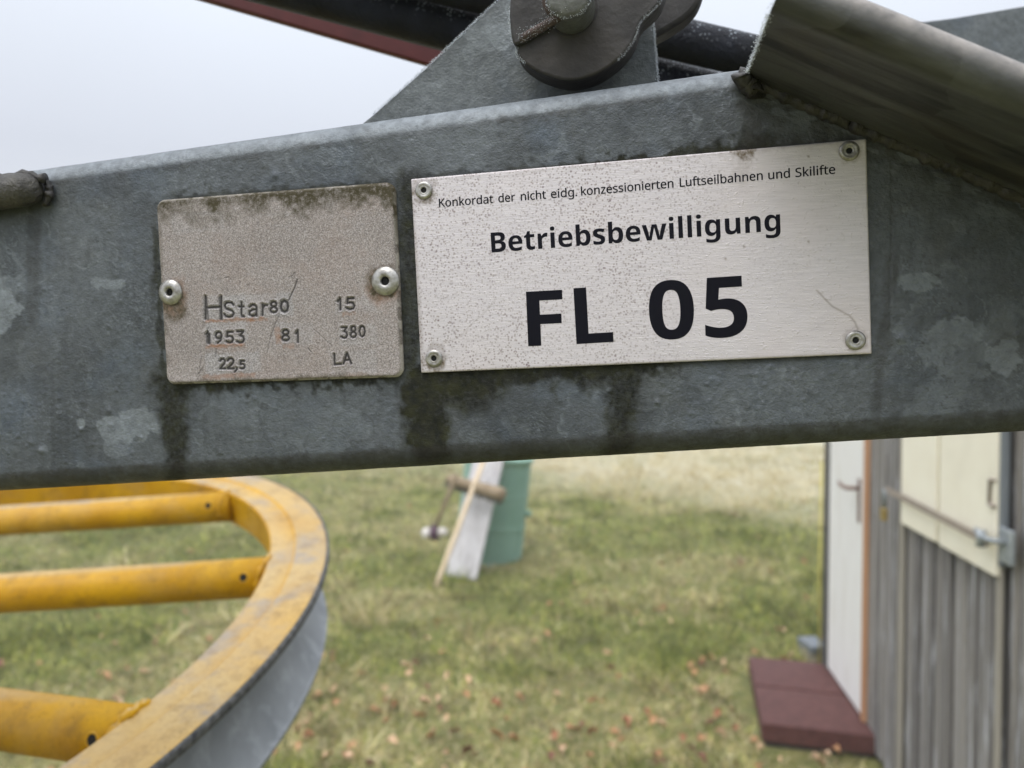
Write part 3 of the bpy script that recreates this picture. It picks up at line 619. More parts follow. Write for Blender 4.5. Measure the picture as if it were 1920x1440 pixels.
wig = (fbm(px+2000, py+2000, 60, 4, 40)-0.5); wf = (fbm(px+2000, py+2000, 14, 4, 60)-0.5)
front = ((Wc < RC+0.01))*1.0
# --- light zinc blotches
patch = np.zeros_like(px)
for cx, cy, rx, ry, s_ in ((-10, 580, 58, 52, .9), (18, 545, 24, 26, .5), (212, 533, 32, 12, .7), (245, 800, 62, 34, .75), (268, 790, 30, 22, .7), (222, 838, 30, 18, .4), (152, 796, 11, 12, .95), (78, 842, 14, 10, .55),
        (70, 640, 45, 70, .2), (135, 430, 40, 45, .25), (1730, 532, 36, 18, .65), (1790, 618, 48, 36, .55), (1765, 665, 36, 30, .45), (1882, 668, 34, 38, .7), (1768, 745, 18, 26, .4), (650, 800, 60, 40, .3), (560, 790, 90, 50, .2), (610, 830, 60, 30, .3),
        (900, 250, 60, 25, .2), (580, 290, 80, 25, .2), (470, 730, 60, 40, .2), (1230, 245, 60, 28, .16), (1540, 650, 70, 60, .15), (1400, 720, 70, 35, .18), (1655, 470, 28, 120, .12)):
    dd = np.sqrt(((px-cx)/rx)**2+((py-cy)/ry)**2)+wig*1.5+wf*0.9; patch = np.maximum(patch, s_*sst(1.0, 0.86, dd))
for k in range(70):
    cx, cy = RNG.uniform(-60, 1980), RNG.uniform(130, 900); rx = RNG.uniform(14, 60); ry = rx*RNG.uniform(.5, 1.4)
    dd = np.sqrt(((px-cx)/rx)**2+((py-cy)/ry)**2)+wig*2.4+wf*1.2; patch = np.maximum(patch, RNG.uniform(.05, .20)*sst(1.0, 0.85, dd))
patch = np.maximum(patch, (.80+.5*wf)*sst(-54.4, -55.8, Bc+wf*1.2))   # sky highlight of the rounded top edge, painted in as a pale band
run = sst(.52, .72, vnoise(px/7+50, py/170+9, 160)*.6+vnoise(px/19+50, py/260+9, 161)*.4); patch = np.maximum(patch, .07*run*sst(-50, -40, Bc))
# --- algae, and a dark strip under the round bar
alg_dark = np.zeros_like(px)
def col(cx, w, y0, y1, s_, slope=0.0, taper=0.0):
    c = cx+slope*(py-y0); ww = w*(1-taper*sst(y0, y1, py)); d = np.abs(px-c)/ww+wig*0.9+wf*0.7
    return s_*sst(1.1, 0.35, d)*sst(y0-25, y0+5, py)*sst(y1+25, y1-25, py)
ysb = 736.6-0.0462*px                        # lower edge of the right sign
alg_dark = np.maximum(alg_dark, col(771, 34, 330, 700, .75)); alg_dark = np.maximum(alg_dark, col(800, 58, 690, 868, 1.0, 0.02, .25))
alg_dark = np.maximum(alg_dark, col(326, 44, 705, 905, .85, 0.02, .35)); alg_dark = np.maximum(alg_dark, col(1172, 46, 690, 862, .8, -0.07, .2))
depth = np.maximum(26+78*sst(1330, 860, px)+150*np.clip(wig, -.5, .5)+60*wf, 6)
alg_dark = np.maximum(alg_dark, .95*sst(1.0, 0.25, (py-ysb)/np.maximum(depth, 6))*sst(770, 800, px)*sst(1420, 1180, px)*(py > ysb-8))
alg_dark = np.maximum(alg_dark, .55*sst(1.2, 0.1, (py-ysb)/14)*sst(770, 800, px)*sst(1660, 1600, px)*(py > ysb-8))
yst = 399.9-0.0845*px
alg_dark = np.maximum(alg_dark, .9*sst(1.1, 0.1, (yst-py)/np.maximum(10+24*sst(1120, 1420, px)+90*wf, 4))*sst(800, 1150, px)*sst(1500, 1440, px)*(py < yst+6))
alg_dark = np.maximum(alg_dark, .55*sst(1.1, 0.1, (yst-py)/np.maximum(9+50*wf, 3))*sst(770, 800, px)*sst(1640, 1600, px)*(py < yst+6))
ylt = 393.4-0.07*px; alg_dark = np.maximum(alg_dark, .6*sst(1.1, .1, (ylt-py)/np.maximum(10+50*wf, 3))*sst(300, 340, px)*sst(750, 720, px)*(py < ylt+6))
ylb = 733.9-0.038*px; alg_dark = np.maximum(alg_dark, .85*sst(1.1, .1, (py-ylb)/np.maximum(22+110*wf, 6))*sst(296, 330, px)*sst(790, 720, px)*(py > ylb-8))
alg_dark = np.maximum(alg_dark, .7*sst(1.1, .2, np.abs(px-(288+0.057*(py-373)))/np.maximum(10+40*wf, 3))*sst(380, 460, py)*sst(760, 700, py))
alg_dark = np.maximum(alg_dark, col(10, 60, 378, 400, .5))  # darker strip just under the round bar
# --- dirt, run-off and other dark bands
dirt_dark = np.zeros_like(px)
yl = 353.8-0.1385*px
dirt_dark = np.maximum(dirt_dark, (.30+.9*np.clip(wig+.1, 0, .5))*sst(1.4, .2, np.abs(py-yl-2)/np.maximum(7+30*wf, 2))*sst(1430, 1380, px)*sst(60, 110, px))
dirt_dark = np.maximum(dirt_dark, col(1672, 17, 480, 805, .62, -0.10)); dirt_dark = np.maximum(dirt_dark, col(1672, 5, 290, 560, .6, -0.0)); dirt_dark = np.maximum(dirt_dark, col(66, 18, 372, 620, .6, -0.02)); dirt_dark = np.maximum(dirt_dark, col(75, 26, 600, 720, .25))
dirt_dark = np.maximum(dirt_dark, col(1405, 40, 150, 290, .8, 0.1)); dirt_dark = np.maximum(dirt_dark, col(1450, 60, 160, 285, .7, .3))
ywl = 150+0.423*(px-1400)
dirt_dark = np.maximum(dirt_dark, .85*sst(1.0, 0.0, (py-ywl)/np.maximum(90+260*wig+120*wf, 25))*(px > 1395))
dirt_dark = np.maximum(dirt_dark, .32*sst(1500, 1700, px)*sst(.42, .6, fbm(px+900, py+900, 90, 5, 90))*sst(800, 600, py))
dirt_dark = np.maximum(dirt_dark, .82*sst(62.6, 64.2, Bc+wf*1.6)); dirt_dark = np.maximum(dirt_dark, .16*sst(.5, .7, fbm(px+1500, py+100, 110, 5, 77)))  # dark brown band along the lower rounding, then broad mottling
cracks = sst(0.016, 0.004, np.abs(fbm(px+300, py+700, 150, 3, 130)-0.5))*sst(.45, .6, fbm(px+2300, py+700, 260, 2, 150)); dirt_dark = np.maximum(dirt_dark, .38*cracks)
alg_dark *= 1.0; hgt = 0.12*(fbm(px+50, py+50, 30, 4, 10)-0.5)+0.10*(fbm(px+50, py+50, 7, 3, 20)-0.5)
# small zinc pimples and runs
for k in range(520):
    ca, cb = RNG.uniform(-285, 165), RNG.uniform(-52, 62); i0 = int((ca+290)/0.5)+30; j0 = 9+14+int((cb-(VT+RC))/0.5)
    if RNG.random() < .5: ca = RNG.choice([-255, -230, 20, 60, -10])+RNG.normal()*18; cb = 45+RNG.normal()*9; i0 = int((ca+290)/0.5)+30; j0 = 23+int((cb-(VT+RC))/0.5)
    rr_ = RNG.uniform(.28, .6); am = RNG.uniform(.12, .42)
    if RNG.random() < .03: rr_ = 1.0; am = .7
    i1, i2, j1, j2 = max(i0-6, 30), i0+7, max(j0-6, 23), j0+7
    if j2 > 23+236 or i2 > len(av)-30: continue
    hgt[i1:i2, j1:j2] += am*np.exp(-((A_[i1:i2, j1:j2]-ca)**2+(Bc[i1:i2, j1:j2]-cb)**2)/(2*rr_*rr_))
wb_ = sst(75, 5, py-ywl+60*wig)*(px > 1400)*(py > ywl-10)
hgt += wb_*1.6*(fbm(px*0.5+0.9*py+900, (py-0.42*px)*2.4+3000, 50, 4, 91)-0.5)
hgt += 0.5*sst(3.5, 0, np.abs(px-(1652+0.0*(py))))*0.0
hgt -= 0.35*sst(2.2, 0.0, np.abs(px-(1673-0.012*(py-300))+wf*4))*sst(300, 340, py)*sst(700, 560, py)
run = sst(.55, .75, vnoise(px/9+150, py/200+9, 170)*.6+vnoise(px/24+50, py/260+19, 171)*.4); dirt_dark = np.maximum(dirt_dark, .17*run*sst(-45, -20, Bc))
# crystalline zinc washes: irregular terraces of slightly different grey with crisp borders
def terraces(sc, seed, n=9, amp=26):
    wx = px+amp*(fbm(px+900, py+900, sc*.35, 3, seed+50)-.5)*2; wy = py+amp*(fbm(px+1900, py+300, sc*.35, 3, seed+60)-.5)*2
    v = fbm(wx+1200, wy+1200, sc, 3, seed)*n*2.2; q = np.floor(v).astype(int); T = np.random.default_rng(seed).random(64)
    f = v-q; return T[q & 63]*(1-f*0.75)
t1, t2, t3 = terraces(120, 200), terraces(55, 230), terraces(85, 260)
rightside = sst(1500, 1700, px)
patch = np.maximum(patch, (.14+.50*fbm(px+77, py+77, 200, 2, 301))*sst(.40, .9, t1)); patch = np.maximum(patch, .42*sst(.60, .92, t2)*sst(.42, .58, fbm(px+400, py+77, 130, 3, 303)))
dirt_dark = np.maximum(dirt_dark, (.30+.15*rightside)*sst(.50, .95, t3)); dirt_dark = np.maximum(dirt_dark, (.18+.25*rightside)*sst(.66, .95, terraces(30, 290)))
patch = np.maximum(patch, .34*rightside*sst(1.0, .5, np.abs((px-1650)*.62-(850-py)*.42-28)/34+wig*1.5+wf*1.2)*sst(540, 600, py))
fl = fbm(px*0.55+0.5*py+2900, (py-0.42*px)*2.2+3000, 34, 4, 320); nearw = sst(95, 15, py-ywl)*(px > 1400)*(py > ywl-6)
patch = np.maximum(patch, .38*nearw*sst(.56, .64, fl)); dirt_dark = dirt_dark*(1-.75*nearw*sst(.56, .64, fl)); dirt_dark = np.maximum(dirt_dark, .9*nearw*sst(.40, .33, fl))
pits = sst(.72, .80, vnoise(px/5+30, py/5+30, 310))*sst(.5, .62, fbm(px+10, py+800, 60, 3, 311)); dirt_dark = np.maximum(dirt_dark, .6*pits*(.35+.65*rightside))
# outward normals of the profile
NR = np.zeros((len(BP), 2)); dB = np.gradient(BP, axis=0); NR[:, 0] = dB[:, 1]; NR[:, 1] = -dB[:, 0]; NR /= np.linalg.norm(NR, axis=1)[:, None]
aW, bW = on_beam(1398, 146); aW2, bW2 = on_beam(1930, 374); bweld = bW+(A_-aW)*(bW2-bW)/(aW2-aW)   # the top edge kinks down under the arm
Bf = Bc+NR[J, 0]*hgt*front; Bf = np.where(A_ > aW+1, np.maximum(Bf, np.minimum(bweld-0.5, 68)+0.02*(Bc-VT)), Bf)
V = FR(A_, Bf, Wc+NR[J, 1]*hgt*front)
wear_tone = np.stack([patch*front, np.clip(alg_dark, 0, 1)*front, np.clip(dirt_dark, 0, 1)*front], -1).reshape(-1, 3)
bo = obj('tube', V.reshape(-1, 3), grid_faces(len(av), len(BP)), M['beam'], beam, colors={'wear_tone': wear_tone}); flip_fix(bo)
mb = MB(); mb.box(FR(-899, VT+1, DEP-1), Bu*0.935, Bv*(VB-VT-2)/1000, Bn*0.004); mb.build('back_wall', M['galv'], beam, smooth=False)

# frost: little ice crystals standing on an edge
def frost(parent, paths, step=0.0005, size=0.0006, spread=0.0008, seed=0, dirn=None):
    r = np.random.default_rng(seed); V = []; F = []
    for path in paths:
        path = [np.asarray(p, float) for p in path]
        for a, b in zip(path[:-1], path[1:]):
            n = max(1, int(np.linalg.norm(b-a)/step))
            for k in range(n):
                c = a+(b-a)*r.random()+r.normal(size=3)*spread*0.5; s = size*r.uniform(.35, 1.2)
                d = nrm(r.normal(size=3)+(0 if dirn is None else np.asarray(dirn)*1.5)); e1 = nrm(np.cross(d, r.normal(size=3))); e2 = np.cross(d, e1); i = len(V)
                V += [c+d*s*1.5, c+e1*s*.5, c-e1*s*.25+e2*s*.43, c-e1*s*.25-e2*s*.43]; F += [(i, i+1, i+2), (i, i+2, i+3), (i, i+3, i+1), (i+1, i+3, i+2)]
    o = obj('frost', np.array(V), np.array(F), M['frost'], parent, smooth=False); o['kind'] = 'stuff'; return o

# --- gusset plate standing on the beam
def pl(px, py, w): a, b = on_beam(px, py, w); return a, b
GW = 30.0
gp = [pl(668, 240, GW), pl(700, 214, GW), pl(812, 115, GW), pl(930, 4, GW), pl(1010, -70, GW), pl(1120, -110, GW), pl(1214, -80, GW), pl(1222, 0, GW), pl(1236, 180, GW)]
mb = MB(); mb.prism([FR(a, b, GW) for a, b in gp], Bn*0.008); bevel(autosmooth(mb.build('gusset_plate', M['galv'], beam), 30), 0.0008)
frost(beam, [[FR(*gp[i], GW) for i in range(1, 6)], [FR(*gp[i], GW) for i in (6, 7, 8)]], 0.00003, 0.00026, 0.00065, 1)

# --- forged clevis on the gusset
lug = empty('clevis', FR(*pl(1080, 0, 10), 10), 'dark forged clevis hooked over the pin above the beam', 'clevis')
LW = 8.0
front_leg = [(1262, -70), (1243, 0), (1222, 22), (1200, 40), (1193, 67), (1180, 90), (1163, 109), (1130, 134), (1095, 148), (1060, 152), (1013, 138), (990, 124), (974, 110), (966, 98), (972, 86), (962, 80), (957, 60), (956, 30), (960, 0), (975, -40), (1000, -70)]
fl_ = [pl(*q, LW) for q in front_leg]
def smooth_poly(P, it=2, keep=()):
    P = [np.array(p, float) for p in P]
    for _ in range(it):
        Q = []
        for i in range(len(P)): a, b = P[i], P[(i+1) % len(P)]; Q += [a*.75+b*.25, a*.25+b*.75]
        P = Q
    return P
fs = smooth_poly(fl_, 2)
mb = MB(); mb.prism([FR(a, b, LW) for a, b in fs], Bn*0.013); bevel(autosmooth(mb.build('front_jaw', M['cast'], lug), 45), 0.0026, 4)
cap_ = [(1075, -70), (962, -64), (956, 0), (955, 33), (960, 80), (968, 84), (985, 76), (1012, 60), (1045, 38), (1075, 30)]
mb = MB(); mb.prism([FR(a, b, LW-2.6) for a, b in smooth_poly([pl(*q, LW-2.6) for q in cap_], 1)], Bn*0.0035); bevel(autosmooth(mb.build('jaw_cap', M['cast'], lug), 45), 0.0011, 3)
rear = [(1330, -60), (1316, 0), (1292, 30), (1262, 50), (1229, 69), (1190, 80), (1120, 60), (1120, -60)]
rs = smooth_poly([pl(*q, 48) for q in rear], 2)
mb = MB(); mb.prism([FR(a, b, 48) for a, b in rs], Bn*0.012); bevel(autosmooth(mb.build('rear_jaw', M['cast'], lug), 45), 0.002, 3)
pa, pb = pl(1073, 20, LW)
pinc = FR(pa, pb, LW)
mb = MB(); mb.lathe(pinc, Bu, Bv, Bn, [(0.0001, -0.0155), (0.0068, -0.0155), (0.0080, -0.0148), (0.0084, -0.0136), (0.0084, 0.056), (0.0001, 0.057)], 40); mb.build('pin', M['pin'], lug)
mb = MB(); mb.lathe(pinc, Bu, Bv, Bn, [(0.0086, 0.0004), (0.0094, -0.0005), (0.0102, 0.0004)], 40); mb.build('boss', M['cast'], lug)
def fp(px, py, w): a, b = pl(px, py, w); return FR(a, b, w)
mb = MB(); cp_ = [fp(976, 74, -1.5), fp(990, 66, -2.2), fp(1018, 50, -3), fp(1044, 34, -4), fp(1060, 22, -4.5)]
mb.tube(cp_, [0.0014, 0.0016, 0.0016, 0.0016, 0.0016], 10); cp2 = [fp(1045, 30, -4), fp(1032, 22, -4.5), fp(1024, 6, -4.5), fp(1021, -15, -4.5), fp(1026, -40, -4)]
mb.tube(cp2, 0.0015, 10); mb.build('cotter_pin', M['rust'], lug)
F_ = [FR(a, b, LW) for a, b in fs]
lefts = [p for p, (a, b) in zip(F_, fs) if True]
px_, py_ = w2px(np.array(F_)); ls = [F_[i] for i in range(len(F_)) if px_[i] < 985]
sel_ = lambda fn: [[F_[i], F_[(i+1) % len(F_)]] for i in range(len(F_)) if fn(px_[i], py_[i]) and fn(px_[(i+1) % len(F_)], py_[(i+1) % len(F_)])]
frost(lug, sel_(lambda x, y: x < 985 and y < 120), 0.00004, 0.00024, 0.0006, 3); frost(lug, sel_(lambda x, y: x > 1155 and y < 115), 0.00006, 0.0002, 0.0006, 4)
frost(lug, [[q-Bn*0.0012 for q in cp_], cp2], 0.00004, 0.00022, 0.0020, 5)
frost(lug, [[pinc-Bn*0.0145+0.0081*(math.cos(t)*Bu+math.sin(t)*Bv) for t in np.linspace(0.2, 3.0, 20)]], 0.00006, 0.00024, 0.0008, 6)

# --- angled channel arm welded across the beam, running off to the right
aA, bA = on_beam(1398, 146); aB, bB = on_beam(1930, 374); dA = nrm([aB-aA, bB-bA]); nA = np.array([dA[1], -dA[0]])   # nA: up, away from the beam
def arm_prof():
    T = 6.0; R = 6.2; Wd = 58.5; P = [(84, 0)]
    P += [(3, 0), (-(Wd-R)+0.6, 0), (-(Wd-R), 0)]
    for k in range(1, 13): t = k/12*math.radians(80); P.append((-(Wd-R)-R*math.sin(t), R-R*math.cos(t)))
    for k in range(1, 12): t = math.radians(80)+k/12*math.radians(100); P.append((-(Wd-R)-R*math.sin(t), R-R*math.cos(t)))
    P += [(-(Wd-R), 2*R), (-(Wd-R)+0.6, 2*R), (84, 2*R)]; return P
AP = arm_prof(); mb = MB(); na = 90; La_ = 360.0; nP = len(AP); V = []; F = []
for i in range(na):
    t = La_*i/(na-1)
    for w, h in AP: V.append(FR(aA+dA[0]*t+nA[0]*h, bA+dA[1]*t+nA[1]*h, w))
for i in range(na-1):
    for k in range(nP): k2 = (k+1) % nP; F.append((i*nP+k, i*nP+k2, (i+1)*nP+k2, (i+1)*nP+k))
F += [tuple(range(nP))[::-1], tuple((na-1)*nP+k for k in range(nP))]
def arm_mat():
    m = mat('streaky_galvanised', rough=0.5, metal=0.25); g = G(m)
    ang = 0.0
    b3 = g.n('ShaderNodeVectorMath', operation='DOT_PRODUCT'); tcn = g.n('ShaderNodeTexCoord'); g.l(tcn.outputs['Object'], b3.inputs[0]); b3.inputs[1].default_value = tuple(Bn)
    b1_ = g.n('ShaderNodeVectorMath', operation='DOT_PRODUCT'); g.l(tcn.outputs['Object'], b1_.inputs[0]); b1_.inputs[1].default_value = tuple(Bu*dA[0]+Bv*dA[1])
    cx = g.n('ShaderNodeCombineXYZ'); g.l(g.math('MULTIPLY', b1_.outputs['Value'], 0.10), cx.inputs[0]); g.l(b3.outputs['Value'], cx.inputs[1])
    st = g.noise(cx.outputs[0], 100, 4, 0.6, 0.42, 0.58); co = g.co()
    c = g.mix(st, (0.017, 0.0172, 0.0165), (0.088, 0.090, 0.086)); c = g.mix(g.math('MULTIPLY', g.noise(co, 30, 4, 0.6, 0.5, 0.7), 0.5), c, (0.09, 0.075, 0.05))
    wv = g.n('ShaderNodeTexNoise'); wv.inputs['Scale'].default_value = 40; g.l(co, wv.inputs['Vector']); big = g.vor(g.mix(0.03, co, wv.outputs['Color']), 26, 0.5, 0.56, out='Color'); c = g.mix(g.math('MULTIPLY', big, 0.3), c, (0.125, 0.13, 0.128))
    c = g.mix(g.math('MULTIPLY', g.noise(co, 300, 4, 0.7, 0.4, 0.7), 0.3), c, (0.05, 0.05, 0.045))
    geo = g.n('ShaderNodeNewGeometry'); sn = g.n('ShaderNodeSeparateXYZ'); g.l(geo.outputs['Normal'], sn.inputs[0])
    upn = g.n('ShaderNodeMapRange'); upn.inputs[1].default_value = -0.15; upn.inputs[2].default_value = 0.55; g.l(sn.outputs[2], upn.inputs[0])   # highlight of the rounded edge painted in: paler where the normal turns up
    c = g.mix(g.math('MULTIPLY', upn.outputs[0], g.noise(co, 160, 4, 0.6, 0.3, 0.65, o0=0.25, o1=0.95)), c, (0.33, 0.30, 0.275))
    g.out(c, normal=g.bump(g.noise(co, 240, 4, 0.6, 0.2, 0.8), 0.4, 0.0005)); return m
ao = obj('cross_arm', V, F, arm_mat(), beam, True); autosmooth(flip_fix(ao), 40)
def APt(w, h, t): return FR(aA+dA[0]*t+nA[0]*h, bA+dA[1]*t+nA[1]*h, w)
frost(beam, [[APt(0, 0, 0), APt(-25, 0, 0), APt(-53, 0, 0), APt(-58, 5, 0)]], 0.00005, 0.0003, 0.0010, 8, -Bu)
# weld between arm and beam
def weld(p_fn, n, r0, r1, seed, name='weld_bead', m=M['weld'], parent=beam, jit=0.0006):
    r = random.Random(seed); path = [p_fn(i/(n-1))+np.array([r.uniform(-jit, jit) for _ in range(3)]) for i in range(n)]
    mb = MB(); mb.tube(path, [r.uniform(r0, r1) for _ in path], 12); return mb.build(name, m, parent)
weld(lambda t: APt(0.6, -0.2, t*330-3), 260, 0.0020, 0.0032, 5, jit=0.0004)
weld(lambda t: APt(-3.5+t*2, -1.0-t*3, -2+t*8), 12, 0.002, 0.0036, 7)

# --- round bar welded on at the left
rb = MB(); q0 = fp(-700, 352, -6); 
ra = on_beam(70, 352, -6)
cpath = [FR(ra[0]-300, ra[1]+0.0, -6), FR(ra[0]-40, ra[1], -6), FR(ra[0]-6, ra[1], -6), FR(ra[0]-2, ra[1]-0.2, -5.6), FR(ra[0]+0.4, ra[1]-0.5, -5)]
rb.tube(cpath, [0.0068, 0.0068, 0.0066, 0.0055, 0.0025], 28); rb.build('round_bar', simple('weathered_bar', (0.032, 0.030, 0.027), (0.095, 0.091, 0.082), 90, 0.55, 0.2, 0.8, 0.0015, c3=(0.13, 0.12, 0.10), sc3=2), beam)
weld(lambda t: FR(ra[0]-16+18*t, ra[1]-5.9+1.8*t*t*t+0.5*math.sin(t*8), -7.5+4*t), 12, 0.0012, 0.0024, 9, jit=0.0004)
weld(lambda t: FR(ra[0]-1+3.0*math.sin(t*3), ra[1]-5+11*t, -2.0), 16, 0.0010, 0.0020, 10, jit=0.0004)
# underside dirt drip edge crystals
# ================================================================== HOSES, RED BAR, FAR PLATE
def hose(p, q, d0, d1, dia_px, label, ext0=0.3, ext1=0.5, sag=0.0):
    A3, B3 = at(*p, d0), at(*q, d1); d = B3-A3; Lx = np.linalg.norm(d); d /= Lx
    r_ = dia_px/2*((d0+d1)/2)/FPX; path = [A3-d*ext0+(Lx+ext0+ext1)*t*d+np.array([0, 0, -sag*math.sin(math.pi*t)]) for t in np.linspace(0, 1, 24)]
    mb = MB(); mb.tube(path, r_, 40); o = mb.build('rubber_hose', M['hose']); return tag(o, label, 'hose', 'black hoses behind the clevis')
hose((560, -20), (1330, 178), 0.43, 0.43, 84, 'thick black hose passing directly above the red bar')
hose((860, -25), (1400, 104), 0.41, 0.41, 76, 'upper black hose crossing above and beside the thicker hose')
A3, B3 = at(560, 26, 0.47), at(830, 104, 0.47); d = nrm(B3-A3)
rb3 = MB(); up3 = nrm(np.cross(np.cross(d, Ez), d)); rb3.box(A3-d*0.5-up3*0.0095, d*0.66, up3*0.022, np.cross(d, up3)*0.006)
o = rb3.build('red_bar', M['red'], smooth=False); bevel(o, 0.001); tag(o, 'dark red painted steel bar under the thick black hose', 'bar')
fpz = 0.46; pts = [at(1700, 44, fpz), at(1788, 33, fpz), at(1925, 10, fpz), at(2150, -40, fpz), at(2150, 420, fpz), at(1900, 420, fpz), at(1700, 260, fpz)]
mb = MB(); mb.prism(pts, FWD*0.008); o = mb.build('zinc_plate', M['galv'], smooth=False); bevel(o, 0.001); tag(o, 'grey galvanised plate out of focus behind the angled arm', 'plate')

# ================================================================== PLATES
def seg_dist(Xg, Yg, pts, rad):
    D = np.full(Xg.shape, 9.0)
    for (x0, y0), (x1, y1) in zip(pts[:-1], pts[1:]):
        dx, dy = x1-x0, y1-y0; l2 = dx*dx+dy*dy+1e-9; t = np.clip(((Xg-x0)*dx+(Yg-y0)*dy)/l2, 0, 1)
        D = np.minimum(D, np.hypot(Xg-x0-t*dx, Yg-y0-t*dy))
    return D
def plate_grid(quad, res, radius, thick, edge_r, lift):
    """rectangle fitted to four (a,b) corners tl,tr,br,bl -> local grid, world mapper"""
    q = [np.array(p) for p in quad]; c = sum(q)/4; ex = nrm((q[1]-q[0])+(q[2]-q[3])); ey = np.array([-ex[1], ex[0]])
    w = ((q[1]-q[0]) @ ex+(q[2]-q[3]) @ ex)/2; h = ((q[3]-q[0]) @ ey+(q[2]-q[1]) @ ey)/2
    nx, ny = int(w/res)+1, int(h/res)+1; Xg, Yg = np.meshgrid(np.linspace(-w/2, w/2, nx), np.linspace(-h/2, h/2, ny), indexing='ij')
    cxx = np.clip(Xg, -(w/2-radius), w/2-radius); cyy = np.clip(Yg, -(h/2-radius), h/2-radius)
    dx, dy = Xg-cxx, Yg-cyy; r_ = np.hypot(dx, dy); k = np.where(r_ > radius, radius/np.maximum(r_, 1e-9), 1.0); Xs, Ys = cxx+dx*k, cyy+dy*k
    sd = radius-np.minimum(r_, radius); inner = np.minimum(w/2-np.abs(Xs), h/2-np.abs(Ys)); sd = np.where((np.abs(dx) > 0) & (np.abs(dy) > 0), sd, inner)
    def tow(x, y, z): return FR(c[0]+x*ex[0]+y*ey[0], c[1]+x*ex[1]+y*ey[1], -z)
    def loc(px_, py_):
        a, b = on_beam(px_, py_, -lift-thick); d = np.array([a, b])-c; return d @ ex, d @ ey
    return Xs, Ys, sd, tow, loc, w, h, ex, ey
def plate_object(name, Xs, Ys, Z, tow, zback, m, parent, colors):
    V = tow(Xs, Ys, Z); nx, ny = Xs.shape; F = grid_faces(nx, ny)
    ring = [(i, 0) for i in range(nx)]+[(nx-1, j) for j in range(1, ny)]+[(i, ny-1) for i in range(nx-2, -1, -1)]+[(0, j) for j in range(ny-2, 0, -1)]
    idx = np.array([i*ny+j for i, j in ring]); xr = np.array([Xs[i, j] for i, j in ring]); yr = np.array([Ys[i, j] for i, j in ring])
    Vb = tow(xr, yr, np.full(len(ring), zback)); n0 = nx*ny; k = np.arange(len(ring)); k2 = (k+1) % len(ring)
    F2 = np.stack([idx[k], idx[k2], n0+k2, n0+k], 1); F = np.concatenate([F, F2])
    cols = {nm: np.concatenate([c.reshape(-1, 3), c.reshape(-1, 3)[idx]]) for nm, c in colors.items()}
    o = obj(name, np.concatenate([V.reshape(-1, 3), Vb]), F, m, parent, colors=cols); return flip_fix(o)
def rivet(x, y, z, R, tow, parent, kind=0):
    c = tow(np.array(x), np.array(y), np.array(z)); c = np.array(c).reshape(3)
    if kind == 0: prof = [(R, -0.35), (R, 0.25), (R*0.95, 0.65), (R*0.78, 1.15), (R*0.55, 1.45), (R*0.38, 1.42), (R*0.31, 1.2), (R*0.29, 0.4), (R*0.26, -0.6), (0.001, -0.8)]
    else: prof = [(R, -0.35), (R, 0.2), (R*0.95, 0.55), (R*0.80, 0.85), (R*0.60, 0.80), (R*0.50, 0.62), (R*0.42, 0.75), (R*0.34, 0.68), (R*0.29, 0.3), (R*0.27, -0.8), (0.001, -1.0)]
    mb = MB(); mb.lathe(c, Bu, Bv, -Bn, [(a/1000, b/1000) for a, b in prof], 40); rv = mb.build('rivet', M['rivet'], parent)
    mb = MB(); mb.lathe(c, Bu, Bv, -Bn, [(0.00001, 0.00025), (R*0.292/1000, 0.00025)], 24); mb.build('rivet_hole', M['black'], rv)  # black disc across the hole, painting in its dark depth
    return rv

